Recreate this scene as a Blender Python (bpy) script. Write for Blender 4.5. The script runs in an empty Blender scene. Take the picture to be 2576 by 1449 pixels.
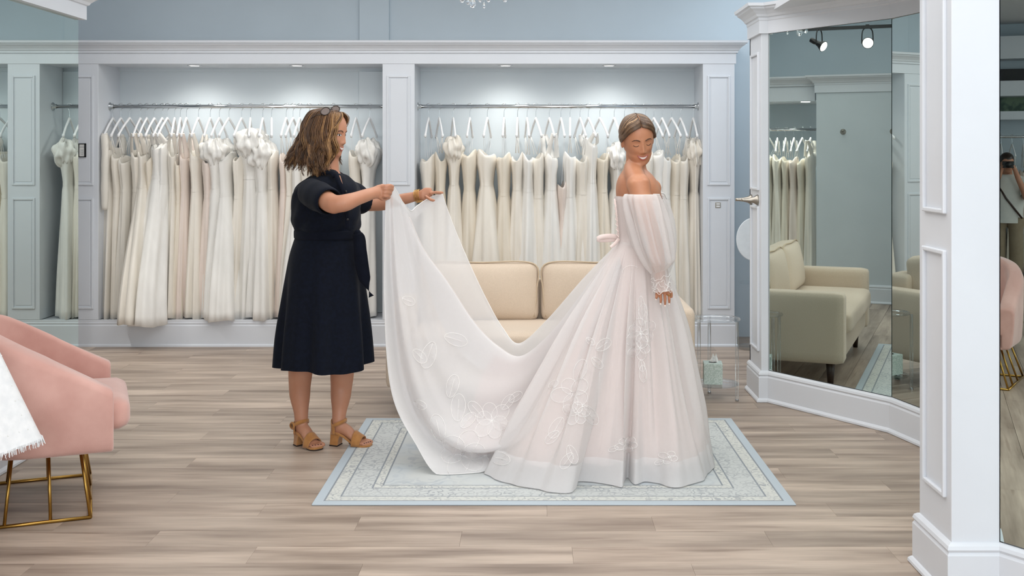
import bpy, bmesh, math, random
from mathutils import Vector, Matrix, Euler
from mathutils.bvhtree import BVHTree
random.seed(7)
sc = bpy.context.scene
COL = sc.collection
PI = math.pi
# ---------------------------------------------------------------- camera, world, light, exposure
F, H, CX, CY = 2800.0, 1.52, 1340.0, 390.0          # focal length in px (2576 wide), eye height, vanishing point
cam = bpy.data.cameras.new('camera'); cam_o = bpy.data.objects.new('camera', cam); COL.objects.link(cam_o)
cam.sensor_width = 36.0; cam.lens = F / 2576 * 36
cam.shift_x = (1288 - CX) / 2576; cam.shift_y = -(724.5 - CY) / 2576
cam.clip_start = 0.05; cam.clip_end = 200
cam_o.location = (0, 0, H); cam_o.rotation_euler = (PI / 2, 0, 0)
sc.camera = cam_o
vs = sc.view_settings
vs.view_transform = 'Standard'; vs.look = 'None'; vs.exposure = 0.0; vs.gamma = 1.0; vs.use_curve_mapping = False
w = bpy.data.worlds.new('daylight'); sc.world = w; w.use_nodes = True
w.node_tree.nodes['Background'].inputs[0].default_value = (0.80, 0.90, 1.0, 1)
w.node_tree.nodes['Background'].inputs[1].default_value = 1.0

def light(name, kind, loc, rot, energy, color=(1, 1, 1), size=1.0, size_y=None, spot=None):
    l = bpy.data.lights.new(name, kind); l.energy = energy; l.color = color
    if kind == 'AREA':
        l.size = size
        if size_y: l.shape = 'RECTANGLE'; l.size_y = size_y
    elif kind == 'SPOT':
        l.spot_size = spot; l.spot_blend = 1.0; l.shadow_soft_size = size
    else:
        l.shadow_soft_size = size
    o = bpy.data.objects.new(name, l); o.location = loc; o.rotation_euler = rot; COL.objects.link(o)
    return o
light('window_daylight', 'AREA', (0.5, -3.2, 1.9), (math.radians(84), 0, 0), 190, (0.93, 0.97, 1.0), 4.0, 2.8)
light('overhead_fill_middle', 'AREA', (0.4, 4.6, 3.2), (0, 0, 0), 79, (1, 0.985, 0.96), 3.4, 3.6)  # added soft ambient fill, not a real fixture
light('overhead_fill_back', 'AREA', (-0.9, 7.2, 3.2), (0, 0, 0), 50, (1, 0.99, 0.97), 5.4, 1.2)  # fill added to brighten the back wall and closet front
light('right_corner_fill', 'AREA', (1.98, 8.3, 3.15), (0, 0, 0), 10, (0.82, 0.92, 1.0), 0.5, 1.2)  # added bluish fill for the wall right of the closet, no lamp there
light('overhead_fill_front', 'AREA', (0.5, 1.4, 3.2), (0, 0, 0), 50, (1, 0.985, 0.96), 3.5, 3.0)  # ambient fill added overhead towards the camera, no fixture behind it
light('overhead_fill_left', 'AREA', (-7.0, -1.2, 3.2), (0, 0, 0), 110, (1, 0.985, 0.96), 4.5, 4.0)  # unseen fill added to light the far-left room for the mirrors

# ---------------------------------------------------------------- helpers
def lin(c):
    return tuple(((v / 255) / 12.92 if v / 255 <= 0.04045 else ((v / 255 + 0.055) / 1.055) ** 2.4) for v in c) + (1.0,)

def P(px, py, Y):
    return Vector(((px - CX) * Y / F, Y, H - (py - CY) * Y / F))

def FL(px, py, z=0.0):                                # a floor (height z) point seen at a pixel
    Y = (H - z) * F / (py - CY)
    return Vector(((px - CX) * Y / F, Y, z))

def mat(name, col, rough=0.5, metal=0.0, col2=None, nscale=20.0, ndetail=3.0, stretch=(1, 1, 1), bump=0.0, bscale=200.0, sheen=0.0, spec=0.5, coat=0.0, lo=0.35, hi=0.65, bstretch=None):
    m = bpy.data.materials.new(name); m.use_nodes = True
    nt = m.node_tree; b = nt.nodes['Principled BSDF']
    b.inputs['Base Color'].default_value = lin(col); b.inputs['Roughness'].default_value = rough; b.inputs['Metallic'].default_value = metal
    b.inputs['Specular IOR Level'].default_value = spec
    if sheen: b.inputs['Sheen Weight'].default_value = sheen
    if coat: b.inputs['Coat Weight'].default_value = coat
    tc = nt.nodes.new('ShaderNodeTexCoord'); mp = nt.nodes.new('ShaderNodeMapping'); mp.inputs['Scale'].default_value = stretch
    nt.links.new(tc.outputs['Object'], mp.inputs['Vector'])
    n = nt.nodes.new('ShaderNodeTexNoise'); n.inputs['Scale'].default_value = nscale; n.inputs['Detail'].default_value = ndetail
    nt.links.new(mp.outputs[0], n.inputs['Vector'])
    r = nt.nodes.new('ShaderNodeValToRGB'); r.color_ramp.elements[0].position = lo; r.color_ramp.elements[1].position = hi
    r.color_ramp.elements[0].color = lin(col2 if col2 else tuple(max(0, v - 5) for v in col)); r.color_ramp.elements[1].color = lin(col)
    nt.links.new(n.outputs['Fac'], r.inputs[0]); nt.links.new(r.outputs[0], b.inputs['Base Color'])
    if bump:
        mp2 = nt.nodes.new('ShaderNodeMapping'); mp2.inputs['Scale'].default_value = bstretch or stretch; nt.links.new(tc.outputs['Object'], mp2.inputs['Vector'])
        n2 = nt.nodes.new('ShaderNodeTexNoise'); n2.inputs['Scale'].default_value = bscale; nt.links.new(mp2.outputs[0], n2.inputs['Vector'])
        bp = nt.nodes.new('ShaderNodeBump'); bp.inputs['Strength'].default_value = bump; bp.inputs['Distance'].default_value = 0.004
        nt.links.new(n2.outputs['Fac'], bp.inputs['Height']); nt.links.new(bp.outputs[0], b.inputs['Normal'])
    return m

def tulle(name, col, a0, a1, trans=0.45):             # sheer cloth: denser where it is seen edge-on
    m = bpy.data.materials.new(name); m.use_nodes = True; nt = m.node_tree
    for n in list(nt.nodes): nt.nodes.remove(n)
    out = nt.nodes.new('ShaderNodeOutputMaterial'); mx = nt.nodes.new('ShaderNodeMixShader'); tr = nt.nodes.new('ShaderNodeBsdfTransparent')
    df = nt.nodes.new('ShaderNodeBsdfDiffuse'); tl = nt.nodes.new('ShaderNodeBsdfTranslucent'); m2 = nt.nodes.new('ShaderNodeMixShader')
    tc = nt.nodes.new('ShaderNodeTexCoord'); nz = nt.nodes.new('ShaderNodeTexNoise'); nz.inputs['Scale'].default_value = 60
    rp = nt.nodes.new('ShaderNodeValToRGB'); rp.color_ramp.elements[0].color = lin(tuple(v - 4 for v in col)); rp.color_ramp.elements[1].color = lin(col)
    nt.links.new(tc.outputs['Object'], nz.inputs['Vector']); nt.links.new(nz.outputs['Fac'], rp.inputs[0])
    nt.links.new(rp.outputs[0], df.inputs[0]); nt.links.new(rp.outputs[0], tl.inputs[0]); m2.inputs[0].default_value = trans
    nt.links.new(df.outputs[0], m2.inputs[1]); nt.links.new(tl.outputs[0], m2.inputs[2])
    lw = nt.nodes.new('ShaderNodeLayerWeight'); lw.inputs[0].default_value = 0.5
    mr = nt.nodes.new('ShaderNodeMapRange'); mr.inputs['To Min'].default_value = a0; mr.inputs['To Max'].default_value = a1
    nt.links.new(lw.outputs['Facing'], mr.inputs['Value']); nt.links.new(mr.outputs[0], mx.inputs[0])
    nt.links.new(tr.outputs[0], mx.inputs[1]); nt.links.new(m2.outputs[0], mx.inputs[2]); nt.links.new(mx.outputs[0], out.inputs[0])
    return m

def glass(name, col=(255, 255, 255), rough=0.0, ior=1.49):
    m = bpy.data.materials.new(name); m.use_nodes = True; b = m.node_tree.nodes['Principled BSDF']
    b.inputs['Base Color'].default_value = lin(col); b.inputs['Transmission Weight'].default_value = 1; b.inputs['Roughness'].default_value = rough; b.inputs['IOR'].default_value = ior
    return m

def emit(name, col, s):
    m = bpy.data.materials.new(name); m.use_nodes = True; b = m.node_tree.nodes['Principled BSDF']
    b.inputs['Base Color'].default_value = lin(col); b.inputs['Emission Color'].default_value = lin(col); b.inputs['Emission Strength'].default_value = s
    return m

class MB:
    def __init__(s): s.v = []; s.f = []
    def add(s, vs_, fs): 
        o = len(s.v); s.v += [tuple(x) for x in vs_]; s.f += [tuple(i + o for i in f) for f in fs]; return s
    def box(s, lo, hi, M=None):
        x0, y0, z0 = lo; x1, y1, z1 = hi
        vv = [Vector(p) for p in ((x0, y0, z0), (x1, y0, z0), (x1, y1, z0), (x0, y1, z0), (x0, y0, z1), (x1, y0, z1), (x1, y1, z1), (x0, y1, z1))]
        if M: vv = [M @ p for p in vv]
        return s.add(vv, [(0, 3, 2, 1), (4, 5, 6, 7), (0, 1, 5, 4), (1, 2, 6, 5), (2, 3, 7, 6), (3, 0, 4, 7)])
    def grid(s, rows, closed=False, cap0=False, cap1=False):
        n = len(rows[0]); vv = [p for r in rows for p in r]; ff = []
        for i in range(len(rows) - 1):
            for j in range(n if closed else n - 1):
                a = i * n + j; b_ = i * n + (j + 1) % n
                ff.append((a, b_, b_ + n, a + n))
        if cap0: ff.append(tuple(range(n - 1, -1, -1)))
        if cap1: ff.append(tuple(range((len(rows) - 1) * n, len(rows) * n)))
        return s.add(vv, ff)
    def tube(s, pts, r, n=8, cap=True, flat=1.0):
        pts = [Vector(p) for p in pts]; rows = []; k = len(pts)
        rr = r if isinstance(r, (list, tuple)) else [r] * k
        t0 = (pts[1] - pts[0]).normalized(); up = Vector((0, 0, 1)) if abs(t0.z) < 0.9 else Vector((0, 1, 0))
        nrm = t0.cross(up).normalized()
        for i in range(k):
            t = (pts[min(i + 1, k - 1)] - pts[max(i - 1, 0)])
            t = t.normalized() if t.length > 1e-9 else t0
            nrm = (nrm - t * nrm.dot(t)).normalized(); bn = t.cross(nrm)
            a = rr[i]; ra, rb = a if isinstance(a, (list, tuple)) else (a, a * flat)
            rows.append([pts[i] + nrm * (math.cos(2 * PI * j / n) * ra) + bn * (math.sin(2 * PI * j / n) * rb) for j in range(n)])
        return s.grid(rows, True, cap, cap)
    def ell(s, c, r, M=None, nu=16, nv=10):
        c = Vector(c); rows = []
        for i in range(nv + 1):
            th = PI * min(max(i / nv, 0.002), 0.998)
            rows.append([Vector((c.x + r[0] * math.sin(th) * math.cos(2 * PI * j / nu), c.y + r[1] * math.sin(th) * math.sin(2 * PI * j / nu), c.z - r[2] * math.cos(th))) for j in range(nu)])
        if M: rows = [[M @ p for p in r_] for r_ in rows]
        return s.grid(rows, True, True, True)
    def lathe(s, prof, c, n=24, M=None):
        rows = [[Vector((c[0] + r * math.cos(2 * PI * j / n), c[1] + r * math.sin(2 * PI * j / n), c[2] + z)) for j in range(n)] for r, z in prof]
        if M: rows = [[M @ p for p in r_] for r_ in rows]
        return s.grid(rows, True, True, True)
    def sweep(s, path, prof, closed=False):           # plan path (x, y), profile (out, z); 'out' is to the left of the path
        n = len(path); rows = []
        for i in range(n):
            p = Vector(path[i])
            d0 = (p - Vector(path[i - 1])).normalized() if (i > 0 or closed) else None
            d1 = (Vector(path[(i + 1) % n]) - p).normalized() if (i < n - 1 or closed) else None
            if d0 is None: d0 = d1
            if d1 is None: d1 = d0
            n0 = Vector((-d0.y, d0.x)); n1 = Vector((-d1.y, d1.x)); m = (n0 + n1)
            m = m.normalized() if m.length > 1e-6 else n0
            k = 1 / max(0.35, m.dot(n0))
            rows.append([Vector((p.x + m.x * o * k, p.y + m.y * o * k, z)) for o, z in prof])
        if closed: rows.append(rows[0])
        return s.grid(rows, True, not closed, not closed)
    def build(s, name, m, parent=None, smooth=False, bevel=0, seg=2, sub=0):
        me = bpy.data.meshes.new(name); me.from_pydata(s.v, [], s.f); me.validate(); me.update()
        bm = bmesh.new(); bm.from_mesh(me); bmesh.ops.recalc_face_normals(bm, faces=bm.faces); bm.to_mesh(me); bm.free()
        if m: me.materials.append(m)
        o = bpy.data.objects.new(name, me); COL.objects.link(o)
        if smooth: me.polygons.foreach_set('use_smooth', [True] * len(me.polygons))
        if bevel:
            b = o.modifiers.new('bevel', 'BEVEL'); b.width = bevel; b.segments = seg; b.limit_method = 'ANGLE'; b.angle_limit = math.radians(40)
        if sub:
            b = o.modifiers.new('subsurf', 'SUBSURF'); b.levels = sub; b.render_levels = sub
        if parent is not None: attach(o, parent)
        return o

def attach(o, parent):
    o.parent = parent
    loc = parent.location if parent.type == 'EMPTY' else Vector((0, 0, 0))
    o.matrix_parent_inverse = Matrix.Translation(-Vector(loc))

def tag(o, label, cat, group=None, kind=None):
    o['label'] = label; o['category'] = cat
    if group: o['group'] = group
    if kind: o['kind'] = kind
    return o

def thing(name, label, cat, loc, group=None):
    o = bpy.data.objects.new(name, None); COL.objects.link(o); o.location = loc; o.empty_display_size = 0.1
    return tag(o, label, cat, group)

def struct(o): 
    o['kind'] = 'structure'; return o

def copy_tree(o, parent=None):
    c = o.copy(); COL.objects.link(c)
    if parent is not None: c.parent = parent; c.matrix_parent_inverse = o.matrix_parent_inverse.copy()
    for ch in list(o.children): copy_tree(ch, c)
    return c

def cr(pts, n):                                       # Catmull-Rom resampling to n points
    pts = [Vector(p) for p in pts]; k = len(pts); out = []
    cum = [0.0]
    for i in range(k - 1): cum.append(cum[-1] + max(1e-6, (pts[i + 1] - pts[i]).length))
    for q in range(n):
        d = cum[-1] * q / (n - 1); i = 0
        while i < k - 2 and cum[i + 1] < d: i += 1
        t = (d - cum[i]) / (cum[i + 1] - cum[i])
        p0, p1, p2, p3 = pts[max(0, i - 1)], pts[i], pts[i + 1], pts[min(k - 1, i + 2)]
        out.append(0.5 * ((2 * p1) + (p2 - p0) * t + (2 * p0 - 5 * p1 + 4 * p2 - p3) * t * t + (3 * p1 - p0 - 3 * p2 + p3) * t ** 3))
    return out

def sstep(a, b, x):
    t = min(1, max(0, (x - a) / (b - a))); return t * t * (3 - 2 * t)

def ribbon(pts, w_, m, parent, name, nrm=Vector((0, -1, 0)), th=.003, k=24):
    q = cr(pts, k); rows = []
    for i, p in enumerate(q):
        t = (q[min(i + 1, k - 1)] - q[max(i - 1, 0)]).normalized(); s = t.cross(nrm).normalized(); u = i / (k - 1); ww = w_(u) if callable(w_) else w_
        rows.append([p + s * ww + nrm * th, p + nrm * th * 1.6, p - s * ww + nrm * th, p - s * ww - nrm * th, p - nrm * th * .4, p + s * ww - nrm * th])
    return MB().grid(rows, True, True, True).build(name, m, parent, True)

# ---------------------------------------------------------------- materials
M_trim = mat('white_paint', (219, 223, 229), 0.38, col2=(216, 220, 226), nscale=3)
M_wall = mat('blue_grey_paint', (196, 208, 216), 0.6, col2=(192, 204, 212), nscale=1.5)
M_niche = mat('pale_blue_paint', (214, 223, 228), 0.6, col2=(210, 219, 224), nscale=1.5)
M_grey = mat('grey_panel_paint', (206, 214, 219), 0.5, nscale=2)
M_ceil = mat('ceiling_paint', (225, 226, 228), 0.8)
M_chrome = mat('chrome', (205, 208, 210), 0.12, 1.0)
M_nickel = mat('brushed_nickel', (176, 170, 160), 0.28, 1.0, bump=0.1, stretch=(1, 1, 12))
M_mirror = mat('mirror_glass', (208, 220, 216), 0.005, 1.0, col2=(207, 219, 215), nscale=1)
M_medge = mat('mirror_edge', (60, 78, 74), 0.2)
M_black = mat('black_plastic', (18, 18, 20), 0.4)
M_paper = mat('paper', (235, 235, 232), 0.8)
M_ink = mat('printed_ink', (150, 152, 152), 0.8)
M_lampglow = emit('lamp_glow', (255, 250, 240), 6)
M_white_plastic = mat('white_hanger_plastic', (238, 239, 240), 0.35)
def clear(name, tint, glossy=0.9):
    m = bpy.data.materials.new(name); m.use_nodes = True; nt = m.node_tree
    for n in list(nt.nodes): nt.nodes.remove(n)
    out = nt.nodes.new('ShaderNodeOutputMaterial'); mx = nt.nodes.new('ShaderNodeMixShader'); tr = nt.nodes.new('ShaderNodeBsdfTransparent'); gl = nt.nodes.new('ShaderNodeBsdfGlossy')
    tr.inputs[0].default_value = lin(tint); gl.inputs[0].default_value = (1, 1, 1, 1); gl.inputs['Roughness'].default_value = .04
    fr = nt.nodes.new('ShaderNodeFresnel'); fr.inputs[0].default_value = 1.42; mu = nt.nodes.new('ShaderNodeMath'); mu.operation = 'MULTIPLY'; mu.inputs[1].default_value = glossy
    nt.links.new(fr.outputs[0], mu.inputs[0]); nt.links.new(mu.outputs[0], mx.inputs[0]); nt.links.new(tr.outputs[0], mx.inputs[1]); nt.links.new(gl.outputs[0], mx.inputs[2]); nt.links.new(mx.outputs[0], out.inputs[0])
    return m
M_acrylic = clear('clear_acrylic', (250, 252, 253), .7)
M_sofa = mat('beige_linen', (216, 198, 178), 0.85, col2=(205, 187, 167), nscale=260, bump=0.25, bscale=500, sheen=0.2)
M_piping = mat('beige_piping', (200, 181, 156), 0.85)
M_dwood = mat('dark_walnut', (58, 36, 26), 0.4, col2=(40, 24, 17), nscale=8, stretch=(6, 6, 1))
M_pink = mat('blush_velvet', (212, 167, 156), 0.85, col2=(200, 153, 142), nscale=7, sheen=0.5, bump=0.1, bscale=300)
M_gold = mat('brass', (176, 138, 72), 0.3, 1.0)
# ---------------------------------------------------------------- floor
def plank_material():
    m = bpy.data.materials.new('oak_vinyl_plank'); m.use_nodes = True; nt = m.node_tree; b = nt.nodes['Principled BSDF']
    tc = nt.nodes.new('ShaderNodeTexCoord'); oi = nt.nodes.new('ShaderNodeObjectInfo')
    ml = nt.nodes.new('ShaderNodeMath'); ml.operation = 'MULTIPLY'; ml.inputs[1].default_value = 40.0; nt.links.new(oi.outputs['Random'], ml.inputs[0])
    cb = nt.nodes.new('ShaderNodeCombineXYZ'); nt.links.new(ml.outputs[0], cb.inputs['X']); nt.links.new(ml.outputs[0], cb.inputs['Y'])
    ad = nt.nodes.new('ShaderNodeVectorMath'); nt.links.new(tc.outputs['Object'], ad.inputs[0]); nt.links.new(cb.outputs[0], ad.inputs[1])
    def noise(scale, st, det, lo, hi, c0, c1):
        mp = nt.nodes.new('ShaderNodeMapping'); mp.inputs['Scale'].default_value = st; nt.links.new(ad.outputs[0], mp.inputs[0])
        n = nt.nodes.new('ShaderNodeTexNoise'); n.inputs['Scale'].default_value = scale; n.inputs['Detail'].default_value = det; nt.links.new(mp.outputs[0], n.inputs['Vector'])
        r = nt.nodes.new('ShaderNodeValToRGB'); r.color_ramp.elements[0].position = lo; r.color_ramp.elements[1].position = hi
        r.color_ramp.elements[0].color = c0; r.color_ramp.elements[1].color = c1; nt.links.new(n.outputs['Fac'], r.inputs[0]); return r
    g1 = noise(1.0, (1.1, 9, 1), 4, 0.30, 0.66, lin((142, 125, 112)), lin((202, 184, 168)))
    g2 = noise(1.0, (5, 90, 1), 3, 0.25, 0.75, (0.80, 0.80, 0.80, 1), (1, 1, 1, 1))
    g3 = noise(1.0, (2.0, 26, 1), 2, 0.60, 0.74, (1, 1, 1, 1), (0.66, 0.62, 0.60, 1))
    m1 = nt.nodes.new('ShaderNodeMixRGB'); m1.blend_type = 'MULTIPLY'; m1.inputs[0].default_value = 0.8; nt.links.new(g1.outputs[0], m1.inputs[1]); nt.links.new(g2.outputs[0], m1.inputs[2])
    m2 = nt.nodes.new('ShaderNodeMixRGB'); m2.blend_type = 'MULTIPLY'; m2.inputs[0].default_value = 0.8; nt.links.new(m1.outputs[0], m2.inputs[1]); nt.links.new(g3.outputs[0], m2.inputs[2])
    hs = nt.nodes.new('ShaderNodeHueSaturation'); mr = nt.nodes.new('ShaderNodeMapRange'); mr.inputs['To Min'].default_value = 0.86; mr.inputs['To Max'].default_value = 1.10
    nt.links.new(oi.outputs['Random'], mr.inputs[0]); nt.links.new(mr.outputs[0], hs.inputs['Value']); nt.links.new(m2.outputs[0], hs.inputs['Color'])
    nt.links.new(hs.outputs[0], b.inputs['Base Color']); b.inputs['Roughness'].default_value = 0.42; b.inputs['Specular IOR Level'].default_value = 0.35
    return m
M_plank = plank_material()
M_sub = mat('underlay', (160, 142, 127), 0.9)
floor = struct(MB().box((-11, -3.6, -0.1), (2.6, 9.6, -0.012)).build('floor', M_sub))
PW, PL = 0.18, 1.22
def plank_mesh(L):
    me = MB(); b = 0.0007
    e = .0002; me.box((e, b, -0.012), (L - e, PW - b, -0.0012)); x0, x1, y0, y1 = e, L - e, b, PW - b
    me.add([(x0, y0, -0.0012), (x1, y0, -0.0012), (x1, y1, -0.0012), (x0, y1, -0.0012), (x0 + e, y0 + b, 0), (x1 - e, y0 + b, 0), (x1 - e, y1 - b, 0), (x0 + e, y1 - b, 0)], [(4, 5, 6, 7), (0, 1, 5, 4), (1, 2, 6, 5), (2, 3, 7, 6), (3, 0, 4, 7)])
    o = me.build('plank', M_plank); d = o.data; bpy.data.objects.remove(o); return d
pm = plank_mesh(PL)
rest = MB(); npl = 0
y = 3.42; row = 0
while y < 9.3:
    off = (row * 0.437) % PL
    x = -4.2 - off
    while x < 2.4:
        vis = (-0.50 * (y + PW) < x + PL) and (x < 0.40 * (y + PW) or x < 2.0) and npl < 290 and x > -3.9
        if vis:
            o = bpy.data.objects.new('plank', pm); COL.objects.link(o); o.location = (x, y, 0); attach(o, floor); npl += 1
        else:
            rest.box((x + .0015, y + .0015, -0.012), (x + PL - .0015, y + PW - .0015, 0))
        x += PL
    y += PW; row += 1
y = 3.42 - PW
while y > -3.5:
    off = (row * 0.437) % PL; x = -10.9 - off
    while x < 2.4:
        rest.box((x + .0015, y + .0015, -0.012), (x + PL - .0015, y + PW - .0015, 0)); x += PL
    y -= PW; row += 1
y = 3.42
while y < 5:
    x = -10.9
    while x < -5.0:
        rest.box((x + .0015, y + .0015, -0.012), (x + PL - .0015, y + PW - .0015, 0)); x += PL
    y += PW
ro = rest.build('distant_planks', M_plank, floor); ro['kind'] = 'stuff'

# ---------------------------------------------------------------- room shell
BY = 9.31; FY = 8.83
wb = struct(MB().box((-4.7, BY, 0), (2.5, BY + 0.15, 3.3)).build('wall_back', M_wall))
struct(MB().box((-1.446, BY - 0.035, 2.45), (-1.197, BY - .0005, 3.3)).build('trim_1', M_wall, bevel=0.004))
struct(MB().box((2.35, -3.5, 0), (2.5, BY, 3.3)).build('wall_right', M_wall))
struct(MB().box((-4.75, 5.0, 0), (-4.6, BY, 3.3)).build('wall_left', M_wall))
struct(MB().box((-10.7, 5.0, 0), (-4.6, 5.15, 3.3)).build('wall_left_back', M_wall))
struct(MB().box((-10.85, -3.5, 0), (-10.7, 5.15, 3.3)).build('wall_far_left', M_wall))
struct(MB().box((-10.85, -3.5, 3.3), (2.5, BY + 0.15, 3.4)).build('ceiling', M_ceil))
# storefront behind the photographer
wf = MB()
wf.box((-10.7, -3.65, 0), (2.5, -3.5, 0.45)).box((-10.7, -3.65, 3.0), (2.5, -3.5, 3.3))
for xa, xb in ((-10.7, -9.6), (-6.7, -5.9), (-3.2, -2.8), (3.3 - 0.9, 2.5)): wf.box((xa, -3.65, 0.45), (xb, -3.5, 3.0))
struct(wf.build('wall_front', M_trim))
for k, (xa, xb) in enumerate(((-9.6, -6.7), (-5.9, -3.2), (-2.8, 2.4))):
    fr = MB(); 
    for a, b_ in ((xa, xa + .05), (xb - .05, xb)): fr.box((a, -3.62, .45), (b_, -3.54, 3.0))
    for a, b_ in ((.45, .5), (2.95, 3.0)): fr.box((xa + .05, -3.62, a), (xb - .05, -3.54, b_))
    wn = struct(fr.build('window_%d' % (k + 1), M_trim)); MB().box((xa + .05, -3.585, .5), (xb - .05, -3.575, 2.95)).build('pane', M_acrylic, wn)

# ---------------------------------------------------------------- built-in gown closet along the back wall
CS = FY / F
def cx(px): return (px - CX) * CS
def cz(py): return H - (py - CY) * CS
closet = thing('gown_closet', 'long white panelled built-in closet with two gown bays along the blue back wall', 'closet', (cx(1002), FY + .2, 0))
XL, XR = cx(1848) * 0 - 3.95, cx(1848)
Zs = cz(160)                                         # soffit
def column(xa, xb):
    c = MB().box((xa, FY, cz(805) + .0005), (xb, BY - .001, Zs + .01)).build('column', M_trim, closet, bevel=.003)
    for z0, z1 in ((cz(466), cz(190)), (cz(777), cz(498))):
        m = 0.036; pm_ = MB(); a, b_ = xa + m, xb - m; t = 0.016
        for (lo, hi) in (((a, z0), (a + t, z1)), ((b_ - t, z0), (b_, z1)), ((a + t, z0), (b_ - t, z0 + t)), ((a + t, z1 - t), (b_ - t, z1))):
            pm_.box((lo[0], FY - 0.010, lo[1]), (hi[0], FY + .002, hi[1]))
        pm_.box((a + .028, FY - 0.0035, z0 + .028), (b_ - .028, FY + .002, z1 - .028))
        pm_.build('panel_molding', M_trim, c, bevel=.003)
    return c
colL = column(cx(165), cx(247)); colM = column(cx(962), cx(1043)); colR = column(cx(1768), cx(1848))
MB().box((XL, FY + .02, Zs), (XR, BY - .001, Zs + .04)).build('soffit', M_trim, closet)
MB().box((XL, FY - .005, Zs - .002), (XR + .012, FY + .03, cz(126))).build('fascia', M_trim, closet, bevel=.002)
for xa, xb in ((cx(247), cx(962)), (cx(1043), cx(1768))):
    MB().box((xa, BY - .012, .205), (xb, BY - .001, Zs)).build('back_panel', M_niche, closet)
    MB().box((xa + .0, BY - .03, Zs - .03), (xb, BY - .012, Zs)).build('cove_strip', M_niche, closet)
MB().box((XL, FY + .03, 0.0), (XR, BY - .001, cz(805) - 0.004)).build('platform', M_trim, closet)
crown = [(0.0, 0), (.012, .002), (.014, .018), (.022, .022), (.028, .034), (.046, .052), (.064, .064), (.068, .074), (.080, .076), (.084, .094), (.0, .096)]
zc = cz(134)
MB().sweep([(XR + .012, BY - .001), (XR + .012, FY - .005), (XL, FY - .005)][::-1], [(-o, zc + z) for o, z in crown]).build('crown_molding', M_trim, closet)
basep = [(0, 0), (.030, 0), (.030, .012), (.022, .020), (.018, .022), (.018, .165), (.012, .175), (.016, .186), (.010, .200), (0, .206)]
MB().sweep([(XL, FY + .012), (XR, FY + .012), (XR, BY - .001)], [(-o, z) for o, z in basep]).build('base_molding', M_trim, closet)
MB().box((XL, FY, 0.0), (XR, FY + .04, cz(805))).build('plinth_board', M_trim, closet, bevel=.003)

MB().box((-1.446, BY - 0.05, .21), (-1.193, BY - .012, Zs - .03)).build('chase', M_niche, closet, bevel=.003)
# downlights in the soffit
dl = [(489, 'left bay, nearer the side column'), (747, 'left bay, nearer the middle column'), (1272, 'right bay, nearer the middle column'), (1532, 'right bay, nearer the blue wall')]
for px, where in dl:
    X = (px - CX) * 9.0 / F; Y = 9.0
    t = thing('recessed_downlight', 'lit round downlight in the closet soffit, ' + where, 'light', (X, Y, Zs - .004), 'downlights in the closet soffit')
    MB().lathe([(.040, 0), (.058, 0), (.060, -.004), (.056, -.009), (.042, -.006), (.040, 0)], (X, Y, Zs + .002), 24).build('trim_ring', M_trim, t, True)
    MB().lathe([(.001, -.003), (.041, -.004), (.041, -.001), (.001, -.001)], (X, Y, Zs + .001), 24).build('lens', M_lampglow, t)
    light('downlight_beam', 'SPOT', (X, Y - .04, Zs - .02), (0, 0, 0), 15, (1, .97, .92), .06, spot=math.radians(158))

# clothes rails
RY, RZ = 9.07, H - (268 - CY) * 9.07 / F
def rail(xa, xb, label):
    t = thing('clothes_rail', label, 'rail', ((xa + xb) / 2, RY, RZ))
    MB().tube([(xa + .01, RY, RZ), (xb - .01, RY, RZ)], .0155, 14).build('rod', M_chrome, t, True)
    for x, s in ((xa, 1), (xb, -1)):
        MB().tube([(x, RY, RZ), (x + s * .006, RY, RZ), (x + s * .007, RY, RZ), (x + s * .03, RY, RZ)], [.034, .033, .021, .020], 18).build('flange', M_chrome, t, True)
    return t
rail(cx(247), cx(962), 'chrome clothes rail across the left bay of the closet')
rail(cx(1043), cx(1768), 'chrome clothes rail across the right bay of the closet')

# framed notice and switch plate
nx, nz = cx(208), cz(378)
t = thing('framed_notice', 'small black framed printed notice on the leftmost white closet column', 'sign', (nx, FY - .01, nz))
fr = MB(); hw, hh = .030, .054
for lo, hi in (((-hw, -hh), (-hw + .007, hh)), ((hw - .011, -hh), (hw, hh)), ((-hw, -hh), (hw, -hh + .006)), ((-hw, hh - .006), (hw, hh))):
    fr.box((nx + lo[0], FY - .016, nz + lo[1]), (nx + hi[0], FY - .002, nz + hi[1]))
fr.build('frame', M_black, t)
MB().box((nx - hw, FY - .009, nz - hh), (nx + hw, FY - .002, nz + hh)).build('sheet', M_paper, t)
pr = MB()
for k, (w_, z_) in enumerate(((.018, .028), (.020, .022), (.014, .006), (.012, -.002), (.015, -.010), (.013, -.018), (.014, -.026), (.010, -.034))):
    pr.box((nx - w_ - .002, FY - .0098, nz + z_ - .0012), (nx + w_ - .002, FY - .0088, nz + z_ + .0012))
pr.build('print', M_ink, t)
sx, sz = cx(1806), cz(516)
t = thing('switch_plate', 'small nickel switch plate on the right-hand white closet column', 'switch', (sx, FY - .005, sz))
MB().box((sx - .022, FY - .007, sz - .022), (sx + .022, FY + .002, sz + .022)).build('plate', M_nickel, t, bevel=.002)
for k in (-1, 1): MB().box((sx - .014, FY - .011, sz + k * .009 - .005), (sx + .014, FY - .006, sz + k * .009 + .005)).build('button', M_white_plastic, t, bevel=.001)

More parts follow.
